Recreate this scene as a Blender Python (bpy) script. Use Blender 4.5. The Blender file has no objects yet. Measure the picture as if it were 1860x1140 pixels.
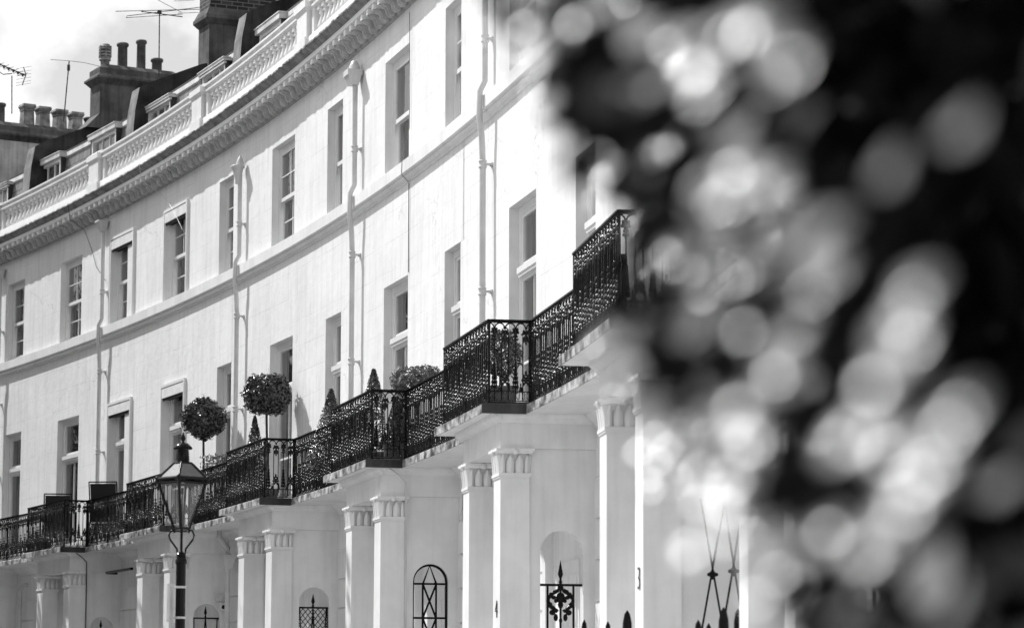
import bpy, bmesh, math, random
from math import sin, cos, pi, radians, sqrt, atan2
from mathutils import Vector, Matrix

SC = bpy.context.scene
# ------------------------------------------------------------------ camera, sky, sun, exposure
PITCH, ROLL = 0.13608, 0.00139
cam_d = bpy.data.cameras.new("camera")
cam = bpy.data.objects.new("camera", cam_d)
SC.collection.objects.link(cam)
cam_d.sensor_width = 36.0
cam_d.lens = 36.0 * 5425.0 / 1860.0
cam_d.clip_start = 0.05
cam_d.clip_end = 900.0
cam.matrix_world = Matrix.Translation((0, 0, 1.6)) @ Matrix.Rotation(pi / 2 + PITCH, 4, 'X') @ Matrix.Rotation(ROLL, 4, 'Z')
cam_d.dof.use_dof = True
cam_d.dof.focus_distance = 39.0
cam_d.dof.aperture_fstop = 4.0
SC.camera = cam

SUN_AZ, SUN_EL = radians(142.0), radians(46.0)
SDIR = Vector((cos(SUN_AZ) * cos(SUN_EL), sin(SUN_AZ) * cos(SUN_EL), sin(SUN_EL)))
sun_d = bpy.data.lights.new("sun", 'SUN')
sun_d.energy = 2.35
sun_d.angle = radians(0.5)
sun_d.color = (1, 1, 1)
sun = bpy.data.objects.new("sun", sun_d)
SC.collection.objects.link(sun)
sun.rotation_euler = SDIR.to_track_quat('Z', 'Y').to_euler()
sun.location = (-20, 20, 40)

W = bpy.data.worlds.new("World")
SC.world = W
W.use_nodes = True
wt = W.node_tree
wt.nodes.clear()
def wn(ty, **k):
    n = wt.nodes.new(ty)
    for a, b in k.items(): setattr(n, a, b)
    return n
sky = wn('ShaderNodeTexSky', sky_type='NISHITA', sun_disc=False)
sky.sun_elevation = SUN_EL
sky.sun_rotation = pi / 2 - SUN_AZ
sky.air_density = 1.6
sky.dust_density = 3.0
bw = wn('ShaderNodeRGBToBW')
bg = wn('ShaderNodeBackground')
wo = wn('ShaderNodeOutputWorld')
tc = wn('ShaderNodeTexCoord')
mp = wn('ShaderNodeMapping')
mp.inputs['Location'].default_value = (2.52, 1.1, 0.1)
mp.inputs['Scale'].default_value = (3.6, 3.6, 4.6)
nz = wn('ShaderNodeTexNoise')
nz.inputs['Scale'].default_value = 4.4
nz.inputs['Detail'].default_value = 9.0
nz.inputs['Roughness'].default_value = 0.55
cr = wn('ShaderNodeValToRGB')
cr.color_ramp.elements[0].position = 0.44
cr.color_ramp.elements[1].position = 0.56
mx = wn('ShaderNodeMix', data_type='FLOAT')
wt.links.new(sky.outputs[0], bw.inputs[0])
wt.links.new(tc.outputs['Generated'], mp.inputs[0])
wt.links.new(mp.outputs[0], nz.inputs['Vector'])
wt.links.new(nz.outputs[0], cr.inputs[0])
wt.links.new(cr.outputs[0], mx.inputs[0])
mul = wn('ShaderNodeMath', operation='MULTIPLY_ADD')
mul.inputs[1].default_value = 0.35
mul.inputs[2].default_value = 1.1
wt.links.new(bw.outputs[0], mul.inputs[0])
wt.links.new(mul.outputs[0], mx.inputs[2])
mx.inputs[3].default_value = 4.6
wt.links.new(mx.outputs[0], bg.inputs[0])
bg.inputs[1].default_value = 0.10
wt.links.new(bg.outputs[0], wo.inputs[0])

SC.view_settings.view_transform = 'Standard'
SC.view_settings.look = 'None'
SC.view_settings.gamma = 1.0
SC.view_settings.exposure = 1.2
SC.cycles.use_denoising = True
SC.cycles.max_bounces = 8
SC.cycles.diffuse_bounces = 4
SC.cycles.transparent_max_bounces = 16
SC.cycles.caustics_reflective = False
SC.cycles.caustics_refractive = False

# ------------------------------------------------------------------ crescent coordinates
CX, CY, RR, T0, DT = -108.59246, 9.57782, 111.39348, 0.49135, -0.02998
PIT = 3.34          # metres per bay
def ang(t): return T0 + DT * t
def P(t, o, z):
    s = min((t - 4.5) / 4.5, 1.39)
    r = RR + 0.0254 * s ** 4 - o
    a = ang(t)
    return Vector((CX + r * cos(a), CY + r * sin(a), z))
def frame(t, o=0.0, z=0.0):     # local x = away along the terrace, y = out to the street, z up
    return Matrix.Translation(P(t, o, z)) @ Matrix.Rotation(ang(t) + pi / 2, 4, 'Z')
def hz(p): return p
FOC = 5425.0
def ray(x, y, d):               # a world point at depth d seen at photo pixel x, y
    u, v = (x - 930) / FOC, -(y - 570) / FOC
    c, s = cos(PITCH), sin(PITCH)
    return Vector((u * d, (c - v * s) * d, 1.6 + (s + v * c) * d))

# ------------------------------------------------------------------ mesh collector
class MB:
    def __init__(s): s.v, s.f, s.uv, s.sm, s.mi = [], [], {}, [], {}
    def mark(s, start, idx):
        for i in range(start, len(s.f)): s.mi[i] = idx
    def face(s, pts, uv=None, smooth=False):
        i = len(s.v); s.v += [tuple(p) for p in pts]
        if uv: s.uv[len(s.f)] = uv
        s.f.append(tuple(range(i, i + len(pts)))); s.sm.append(smooth)
    def add(s, vs, fs, smooth=False, M=None):
        i = len(s.v)
        s.v += [tuple(M @ Vector(p)) if M else tuple(p) for p in vs]
        for f in fs: s.f.append(tuple(i + k for k in f)); s.sm.append(smooth)
    def box(s, x0, x1, y0, y1, z0, z1, M=None):
        vs = [(x, y, z) for x in (x0, x1) for y in (y0, y1) for z in (z0, z1)]
        s.add(vs, [(0, 1, 3, 2), (4, 6, 7, 5), (0, 4, 5, 1), (2, 3, 7, 6), (0, 2, 6, 4), (1, 5, 7, 3)], M=M)
    def taper(s, c0, h0, c1, h1, z0, z1, M=None):   # frustum with rectangular ends
        vs = []
        for (c, h, z) in ((c0, h0, z0), (c1, h1, z1)):
            vs += [(c[0] - h[0], c[1] - h[1], z), (c[0] + h[0], c[1] - h[1], z), (c[0] + h[0], c[1] + h[1], z), (c[0] - h[0], c[1] + h[1], z)]
        s.add(vs, [(3, 2, 1, 0), (4, 5, 6, 7), (0, 1, 5, 4), (1, 2, 6, 5), (2, 3, 7, 6), (3, 0, 4, 7)], M=M)
    def tube(s, pts, r, n=6, smooth=True, r1=None, caps=True):
        pts = [Vector(p) for p in pts]
        rings = []
        up = Vector((0.13, 0.21, 1)).normalized()
        m = len(pts)
        for k, p in enumerate(pts):
            d = (pts[min(k + 1, m - 1)] - pts[max(k - 1, 0)]).normalized()
            a = d.cross(up)
            if a.length < 1e-3: a = d.cross(Vector((1, 0, 0)))
            a.normalize(); b = d.cross(a)
            rk = r if r1 is None else r + (r1 - r) * k / max(1, m - 1)
            rings.append([p + a * cos(2 * pi * j / n) * rk + b * sin(2 * pi * j / n) * rk for j in range(n)])
        vs = [q for R_ in rings for q in R_]
        fs = [(k * n + j, k * n + (j + 1) % n, (k + 1) * n + (j + 1) % n, (k + 1) * n + j) for k in range(m - 1) for j in range(n)]
        s.add(vs, fs, smooth)
        if caps: s.add(rings[0], [tuple(range(n))]); s.add(rings[-1], [tuple(reversed(range(n)))])
    def lathe(s, prof, n=12, M=None, smooth=True, sx=1.0, sy=1.0, ph=0.0):   # prof (r, z)
        vs = [(r * cos(2 * pi * j / n + ph) * sx, r * sin(2 * pi * j / n + ph) * sy, z) for r, z in prof for j in range(n)]
        fs = [(k * n + j, k * n + (j + 1) % n, (k + 1) * n + (j + 1) % n, (k + 1) * n + j) for k in range(len(prof) - 1) for j in range(n)]
        s.add(vs, fs, smooth, M)
        s.add(vs[:n], [tuple(reversed(range(n)))], False, M); s.add(vs[-n:], [tuple(range(n))], False, M)
    def prism(s, poly, a0, a1, axis='x', M=None, smooth=False):  # poly 2D extruded; axis x: poly=(y,z); y: poly=(x,z)
        n = len(poly)
        if axis == 'x': vs = [(a0, p, q) for p, q in poly] + [(a1, p, q) for p, q in poly]
        else: vs = [(p, a0, q) for p, q in poly] + [(p, a1, q) for p, q in poly]
        s.add(vs, [(j, (j + 1) % n, n + (j + 1) % n, n + j) for j in range(n)], smooth, M)
        s.add(vs[:n], [tuple(range(n))], False, M); s.add(vs[n:], [tuple(reversed(range(n)))], False, M)
    def sweep(s, ta, tb, prof, step=0.2, caps=True, smooth=False):           # closed (o,z) profile along the crescent
        n = max(1, int(math.ceil((tb - ta) / step))); m = len(prof); b = len(s.v)
        for k in range(n + 1):
            t = ta + (tb - ta) * k / n
            s.v += [tuple(P(t, o, z)) for o, z in prof]
        for k in range(n):
            for j in range(m):
                s.f.append((b + k * m + j, b + k * m + (j + 1) % m, b + (k + 1) * m + (j + 1) % m, b + (k + 1) * m + j)); s.sm.append(smooth)
        if caps:
            s.f.append(tuple(b + j for j in range(m))); s.sm.append(False)
            s.f.append(tuple(b + n * m + j for j in reversed(range(m)))); s.sm.append(False)
    def ball(s, c, r, M=None, seg=7, ring=4):
        rx, ry, rz = r if isinstance(r, tuple) else (r, r, r)
        vs = [(c[0], c[1], c[2] - rz)]
        for i in range(1, ring):
            a = -pi / 2 + pi * i / ring
            vs += [(c[0] + rx * cos(a) * cos(2 * pi * j / seg), c[1] + ry * cos(a) * sin(2 * pi * j / seg), c[2] + rz * sin(a)) for j in range(seg)]
        vs.append((c[0], c[1], c[2] + rz))
        fs = [(0, 1 + (j + 1) % seg, 1 + j) for j in range(seg)]
        for i in range(ring - 2):
            fs += [(1 + i * seg + j, 1 + i * seg + (j + 1) % seg, 1 + (i + 1) * seg + (j + 1) % seg, 1 + (i + 1) * seg + j) for j in range(seg)]
        l = len(vs) - 1; b0 = 1 + (ring - 2) * seg
        fs += [(b0 + j, b0 + (j + 1) % seg, l) for j in range(seg)]
        s.add(vs, fs, True, M)
    def mesh(s, name, mat, fix=True, bevel=0):
        me = bpy.data.meshes.new(name)
        me.from_pydata(s.v, [], s.f)
        me.polygons.foreach_set('use_smooth', s.sm)
        for i_, k_ in s.mi.items(): me.polygons[i_].material_index = k_
        if s.uv:
            ul = me.uv_layers.new(name='UVMap')
            for fi, uv in s.uv.items():
                pl = me.polygons[fi]
                for k, li in enumerate(pl.loop_indices): ul.data[li].uv = uv[k]
        if fix:
            bm = bmesh.new(); bm.from_mesh(me)
            bmesh.ops.recalc_face_normals(bm, faces=bm.faces)
            bm.to_mesh(me); bm.free()
        for m_ in (mat if isinstance(mat, (list, tuple)) else [mat]): me.materials.append(m_)
        return me

WM = {}
def link(name, me, parent=None, M=None):
    o = bpy.data.objects.new(name, me)
    SC.collection.objects.link(o)
    M = M or Matrix.Identity(4)
    WM[o] = M
    if parent:
        o.parent = parent
        o.matrix_basis = WM[parent].inverted() @ M
    else:
        o.matrix_basis = M
    return o
def put(name, mb, mat, parent=None, M=None): return link(name, mb.mesh(name, mat), parent, M)
def tag(o, label, cat, group=None, kind=None):
    if label: o['label'] = label
    if cat: o['category'] = cat
    if group: o['group'] = group
    if kind: o['kind'] = kind
    return o
def empty(name, M, label, cat, group=None): return tag(link(name, None, None, M), label, cat, group)

# ------------------------------------------------------------------ materials (all neutral greys: the photograph is black and white)
def mat_new(name):
    m = bpy.data.materials.new(name); m.use_nodes = True
    nt = m.node_tree; nt.nodes.clear()
    out = nt.nodes.new('ShaderNodeOutputMaterial')
    b = nt.nodes.new('ShaderNodeBsdfPrincipled')
    nt.links.new(b.outputs[0], out.inputs[0])
    return m, nt, b, out
def N(nt, ty, ins=None, **k):
    n = nt.nodes.new(ty)
    for a, b in k.items(): setattr(n, a, b)
    for a, b in (ins or {}).items():
        if hasattr(b, 'is_linked') or isinstance(b, bpy.types.NodeSocket): nt.links.new(b, n.inputs[a])
        else: n.inputs[a].default_value = b
    return n
def noisy(name, lo, hi, scale=4.0, rough=0.6, bump=0.1, streak=0.0, spec=0.3, coord='Object', stretch=(1, 1, 1), detail=6.0, p0=0.35, p1=0.65, bscale=None, coat=0.0):
    m, nt, b, out = mat_new(name)
    tc = N(nt, 'ShaderNodeTexCoord')
    oi = N(nt, 'ShaderNodeObjectInfo')
    ad = N(nt, 'ShaderNodeVectorMath', {0: tc.outputs[coord], 1: oi.outputs['Location']}, operation='ADD')
    mp = N(nt, 'ShaderNodeMapping', {0: ad.outputs[0], 'Scale': stretch})
    n1 = N(nt, 'ShaderNodeTexNoise', {'Vector': mp.outputs[0], 'Scale': scale, 'Detail': detail, 'Roughness': 0.6})
    r = N(nt, 'ShaderNodeMapRange', {0: n1.outputs[0], 1: p0, 2: p1, 3: lo, 4: hi})
    col = r.outputs[0]
    if streak:
        mp2 = N(nt, 'ShaderNodeMapping', {0: ad.outputs[0], 'Scale': (7, 7, 0.5)})
        n2 = N(nt, 'ShaderNodeTexNoise', {'Vector': mp2.outputs[0], 'Scale': 1.6, 'Detail': 4.0})
        r2 = N(nt, 'ShaderNodeMapRange', {0: n2.outputs[0], 1: 0.45, 2: 0.75, 3: 1.0, 4: 1.0 - streak})
        mu = N(nt, 'ShaderNodeMath', {0: col, 1: r2.outputs[0]}, operation='MULTIPLY'); col = mu.outputs[0]
    cb = N(nt, 'ShaderNodeCombineColor', {0: col, 1: col, 2: col})
    nt.links.new(cb.outputs[0], b.inputs['Base Color'])
    b.inputs['Roughness'].default_value = rough
    b.inputs['Specular IOR Level'].default_value = spec
    b.inputs['Coat Weight'].default_value = coat
    if bump:
        n3 = N(nt, 'ShaderNodeTexNoise', {'Vector': ad.outputs[0], 'Scale': bscale or scale * 6, 'Detail': 5.0})
        bp = N(nt, 'ShaderNodeBump', {'Height': n3.outputs[0], 'Strength': bump, 'Distance': 0.02})
        nt.links.new(bp.outputs[0], b.inputs['Normal'])
    return m
def wall_material():
    m, nt, b, out = mat_new('stucco_wall')
    uv = N(nt, 'ShaderNodeUVMap')
    n1 = N(nt, 'ShaderNodeTexNoise', {'Vector': uv.outputs[0], 'Scale': 0.7, 'Detail': 8.0, 'Roughness': 0.6})
    r1 = N(nt, 'ShaderNodeMapRange', {0: n1.outputs[0], 1: 0.35, 2: 0.65, 3: 0.75, 4: 0.83})
    mp2 = N(nt, 'ShaderNodeMapping', {0: uv.outputs[0], 'Scale': (5.0, 0.45, 1)})
    n2 = N(nt, 'ShaderNodeTexNoise', {'Vector': mp2.outputs[0], 'Scale': 1.5, 'Detail': 5.0, 'Roughness': 0.65})
    r2 = N(nt, 'ShaderNodeMapRange', {0: n2.outputs[0], 1: 0.45, 2: 0.8, 3: 1.0, 4: 0.82})
    # ashlar scoring: fine joints, broken by noise
    br = N(nt, 'ShaderNodeTexBrick', {'Vector': uv.outputs[0], 'Scale': 1.0, 'Mortar Size': 0.005, 'Mortar Smooth': 0.5, 'Brick Width': 0.98, 'Row Height': 0.41}, offset=0.5)
    br.inputs['Color1'].default_value = (1, 1, 1, 1); br.inputs['Color2'].default_value = (1, 1, 1, 1); br.inputs['Mortar'].default_value = (0, 0, 0, 1)
    n4 = N(nt, 'ShaderNodeTexNoise', {'Vector': uv.outputs[0], 'Scale': 0.9, 'Detail': 3.0})
    r4 = N(nt, 'ShaderNodeMapRange', {0: n4.outputs[0], 1: 0.40, 2: 0.62, 3: 0.0, 4: 0.26})
    inv = N(nt, 'ShaderNodeMath', {0: 1.0, 1: br.outputs['Color']}, operation='SUBTRACT')
    jm = N(nt, 'ShaderNodeMath', {0: inv.outputs[0], 1: r4.outputs[0]}, operation='MULTIPLY')
    jk = N(nt, 'ShaderNodeMath', {0: 1.0, 1: jm.outputs[0]}, operation='SUBTRACT')
    vn = N(nt, 'ShaderNodeTexNoise', {'Vector': uv.outputs[0], 'Scale': 2.0, 'Detail': 4.0})
    va = N(nt, 'ShaderNodeVectorMath', {0: uv.outputs[0], 1: vn.outputs['Color']}, operation='ADD')
    vo = N(nt, 'ShaderNodeTexVoronoi', {'Vector': va.outputs[0], 'Scale': 0.45}, feature='DISTANCE_TO_EDGE')
    vm = N(nt, 'ShaderNodeTexNoise', {'Vector': uv.outputs[0], 'Scale': 0.55, 'Detail': 2.0})
    vl = N(nt, 'ShaderNodeMapRange', {0: vo.outputs[0], 1: 0.0, 2: 0.006, 3: 0.30, 4: 0.0})
    vk = N(nt, 'ShaderNodeMapRange', {0: vm.outputs[0], 1: 0.52, 2: 0.60, 3: 0.0, 4: 1.0})
    vx = N(nt, 'ShaderNodeMath', {0: vl.outputs[0], 1: vk.outputs[0]}, operation='MULTIPLY')
    vy = N(nt, 'ShaderNodeMath', {0: 1.0, 1: vx.outputs[0]}, operation='SUBTRACT')
    r2b = N(nt, 'ShaderNodeMath', {0: r2.outputs[0], 1: vy.outputs[0]}, operation='MULTIPLY')
    a = N(nt, 'ShaderNodeMath', {0: r1.outputs[0], 1: r2b.outputs[0]}, operation='MULTIPLY')
    c = N(nt, 'ShaderNodeMath', {0: a.outputs[0], 1: jk.outputs[0]}, operation='MULTIPLY')
    d = c
    cb = N(nt, 'ShaderNodeCombineColor', {0: d.outputs[0], 1: d.outputs[0], 2: d.outputs[0]})
    nt.links.new(cb.outputs[0], b.inputs['Base Color'])
    b.inputs['Roughness'].default_value = 0.55
    b.inputs['Specular IOR Level'].default_value = 0.3
    n3 = N(nt, 'ShaderNodeTexNoise', {'Vector': uv.outputs[0], 'Scale': 5.0, 'Detail': 6.0})
    hh = N(nt, 'ShaderNodeMath', {0: inv.outputs[0], 1: -0.5, 2: n3.outputs[0]}, operation='MULTIPLY_ADD')
    bp = N(nt, 'ShaderNodeBump', {'Height': hh.outputs[0], 'Strength': 0.28, 'Distance': 0.03})
    nt.links.new(bp.outputs[0], b.inputs['Normal'])
    return m
def glass_material():
    m, nt, b, out = mat_new('window_glass')
    nt.nodes.remove(b)
    g = N(nt, 'ShaderNodeBsdfGlossy', {'Roughness': 0.02})
    g.inputs['Color'].default_value = (1, 1, 1, 1)
    t = N(nt, 'ShaderNodeBsdfTransparent'); t.inputs['Color'].default_value = (0.82, 0.82, 0.82, 1)
    tc = N(nt, 'ShaderNodeTexCoord')
    n3 = N(nt, 'ShaderNodeTexNoise', {'Vector': tc.outputs['Object'], 'Scale': 1.8, 'Detail': 1.0})
    bp = N(nt, 'ShaderNodeBump', {'Height': n3.outputs[0], 'Strength': 0.10, 'Distance': 0.05})
    nt.links.new(bp.outputs[0], g.inputs['Normal'])
    ge = N(nt, 'ShaderNodeNewGeometry')
    io = N(nt, 'ShaderNodeMapRange', {0: ge.outputs['Backfacing'], 3: 1.5, 4: 1 / 1.5})
    f = N(nt, 'ShaderNodeFresnel', {'IOR': io.outputs[0]})
    fm = N(nt, 'ShaderNodeMath', {0: f.outputs[0], 1: 0.95}, operation='MULTIPLY')
    mx = N(nt, 'ShaderNodeMixShader', {0: fm.outputs[0], 1: t.outputs[0], 2: g.outputs[0]})
    nt.links.new(mx.outputs[0], out.inputs[0])
    return m
def leaf_material(name, lo, hi, trans, rough=0.38, spec=0.5):
    m, nt, b, out = mat_new(name)
    oi = N(nt, 'ShaderNodeNewGeometry')
    r = N(nt, 'ShaderNodeMapRange', {0: oi.outputs['Random Per Island'], 3: lo, 4: hi})
    cb = N(nt, 'ShaderNodeCombineColor', {0: r.outputs[0], 1: r.outputs[0], 2: r.outputs[0]})
    nt.links.new(cb.outputs[0], b.inputs['Base Color'])
    b.inputs['Roughness'].default_value = rough
    b.inputs['Specular IOR Level'].default_value = spec
    t = N(nt, 'ShaderNodeBsdfTranslucent', {'Color': cb.outputs[0]})
    mx = N(nt, 'ShaderNodeMixShader', {0: trans, 1: b.outputs[0], 2: t.outputs[0]})
    nt.links.new(mx.outputs[0], out.inputs[0])
    return m
def flat(name, v, rough=0.5, spec=0.5, metal=0.0, coat=0.0):
    m, nt, b, out = mat_new(name)
    b.inputs['Base Color'].default_value = (v, v, v, 1)
    b.inputs['Roughness'].default_value = rough
    b.inputs['Specular IOR Level'].default_value = spec
    b.inputs['Metallic'].default_value = metal
    b.inputs['Coat Weight'].default_value = coat
    return m
def brick_material():
    m, nt, b, out = mat_new('sooty_brick')
    tc = N(nt, 'ShaderNodeTexCoord')
    sp = N(nt, 'ShaderNodeSeparateXYZ', {0: tc.outputs['Object']})
    ad = N(nt, 'ShaderNodeMath', {0: sp.outputs[0], 1: sp.outputs[1]}, operation='ADD')
    cb = N(nt, 'ShaderNodeCombineXYZ', {0: ad.outputs[0], 1: sp.outputs[2]})
    br = N(nt, 'ShaderNodeTexBrick', {'Vector': cb.outputs[0], 'Scale': 1.0, 'Mortar Size': 0.009, 'Brick Width': 0.225, 'Row Height': 0.078, 'Bias': -0.3})
    br.inputs['Color1'].default_value = (0.012, 0.012, 0.012, 1); br.inputs['Color2'].default_value = (0.05, 0.05, 0.05, 1); br.inputs['Mortar'].default_value = (0.13, 0.13, 0.13, 1)
    nt.links.new(br.outputs[0], b.inputs['Base Color'])
    b.inputs['Roughness'].default_value = 0.85
    bp = N(nt, 'ShaderNodeBump', {'Height': br.outputs['Fac'], 'Strength': -0.6, 'Distance': 0.01})
    nt.links.new(bp.outputs[0], b.inputs['Normal'])
    return m
def slate_material():
    m, nt, b, out = mat_new('roof_slate')
    uv = N(nt, 'ShaderNodeUVMap')
    br = N(nt, 'ShaderNodeTexBrick', {'Vector': uv.outputs[0], 'Scale': 1.0, 'Mortar Size': 0.012, 'Brick Width': 0.26, 'Row Height': 0.24, 'Bias': 0.0})
    br.inputs['Color1'].default_value = (0.10, 0.10, 0.10, 1); br.inputs['Color2'].default_value = (0.22, 0.22, 0.22, 1); br.inputs['Mortar'].default_value = (0.02, 0.02, 0.02, 1)
    nt.links.new(br.outputs[0], b.inputs['Base Color'])
    b.inputs['Roughness'].default_value = 0.5
    bp = N(nt, 'ShaderNodeBump', {'Height': br.outputs['Fac'], 'Strength': -0.5, 'Distance': 0.02})
    nt.links.new(bp.outputs[0], b.inputs['Normal'])
    return m

M_wall = wall_material()
M_white = noisy('white_stucco', 0.69, 0.80, 1.6, 0.5, 0.14, 0.09, bscale=7.0)
M_paint = noisy('white_gloss_paint', 0.74, 0.82, 3.0, 0.3, 0.02, 0.06, spec=0.5)
M_pipe = noisy('grey_white_pipe_paint', 0.50, 0.62, 3.0, 0.3, 0.02, 0.1, spec=0.5)
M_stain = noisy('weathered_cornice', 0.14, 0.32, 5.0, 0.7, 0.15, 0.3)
M_bracket = noisy('shade_grey_bracket_paint', 0.34, 0.50, 8.0, 0.5, 0.05, 0.2)  # white paint greyed: shade under the cornice is put into the colour
M_lip = noisy('sooty_lip', 0.05, 0.5, 7.0, 0.8, 0.3)
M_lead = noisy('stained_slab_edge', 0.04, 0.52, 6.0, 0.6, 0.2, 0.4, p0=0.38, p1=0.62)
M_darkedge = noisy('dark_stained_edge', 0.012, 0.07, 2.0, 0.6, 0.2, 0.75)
M_party = noisy('sooty_render', 0.012, 0.075, 2.2, 0.9, 0.3, 0.5, p0=0.3, p1=0.75)
M_coping = noisy('grey_render', 0.12, 0.26, 3.0, 0.8, 0.2, 0.3)
M_stack = noisy('stack_render', 0.03, 0.15, 1.6, 0.9, 0.3, 0.5, p0=0.3, p1=0.7)
M_stackpale = noisy('pale_stack_render', 0.22, 0.55, 1.1, 0.9, 0.3, 0.4, p0=0.3, p1=0.6)
M_pot = noisy('clay_pot', 0.05, 0.12, 6.0, 0.7, 0.1, 0.3)
M_potpale = noisy('pale_pot', 0.10, 0.34, 6.0, 0.7, 0.1, 0.4)
M_brick = brick_material()
M_slate = slate_material()
M_cheek = noisy('dark_lead', 0.02, 0.06, 4.0, 0.5, 0.1)
M_zinc = noisy('pale_lead', 0.45, 0.68, 3.0, 0.5, 0.1, 0.2)
M_iron = noisy('black_gloss_iron', 0.002, 0.005, 30.0, 0.22, 0.25, spec=0.14, bscale=60)
M_orn = noisy('cast_iron_ornament', 0.002, 0.005, 30.0, 0.24, 0.35, spec=0.36, bscale=60)
M_glass = glass_material()
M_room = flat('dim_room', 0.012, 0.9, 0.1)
M_curtain = noisy('curtain_cloth', 0.015, 0.055, 3.0, 0.9, 0.1, stretch=(9, 9, 0.2))
M_blind = noisy('striped_canvas', 0.6, 0.75, 5.0, 0.9, 0.05)
M_net = flat('net_cloth', 0.8, 0.9, 0.1)
M_fringe = flat('dark_canvas', 0.03, 0.9, 0.1)
M_leafdark = leaf_material('topiary_leaf', 0.01, 0.08, 0.12, 0.25, 0.7)
M_leafpale = leaf_material('box_leaf', 0.05, 0.20, 0.2, 0.4)
M_bark = noisy('bark', 0.02, 0.07, 12.0, 0.9, 0.5)
M_mesh = flat('chair_sling', 0.02, 0.8, 0.2)
M_lamp = noisy('lamp_paint', 0.002, 0.004, 9.0, 0.22, 0.06, spec=0.18)
M_lampglass = glass_material(); M_lampglass.name = 'lamp_glass'
M_ground = noisy('paving', 0.36, 0.48, 1.5, 0.85, 0.1)
M_road = noisy('pale_asphalt', 0.14, 0.22, 3.0, 0.9, 0.3)
M_text = flat('black_numeral', 0.01, 0.4)
M_sign = noisy('sign_enamel', 0.6, 0.75, 4.0, 0.35, 0.0)

# ------------------------------------------------------------------ setting: pavement, road, garden, kerb
def ground():
    mb = MB(); mb.box(-400, 400, -60, 700, -1.5, -0.004)
    tag(put('ground', mb, M_ground), None, None, kind='structure')
    mb = MB(); mb.sweep(-6, 18, [(5.2, 0.0), (13.0, 0.0), (13.0, 0.006), (5.2, 0.006)], 0.5)
    tag(put('road', mb, M_road), None, None, kind='structure')
    mb = MB(); mb.sweep(-6, 18, [(2.4, 0.004), (5.05, 0.004), (5.05, 0.13), (2.4, 0.13)], 0.5)
    tag(put('pavement', mb, M_ground), None, None, kind='structure')
    mb = MB(); mb.sweep(-6, 18, [(5.053, 0.004), (5.197, 0.004), (5.197, 0.125), (5.053, 0.125)], 0.5)
    tag(put('kerb', mb, M_coping), None, None, kind='structure')
ground()

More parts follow.
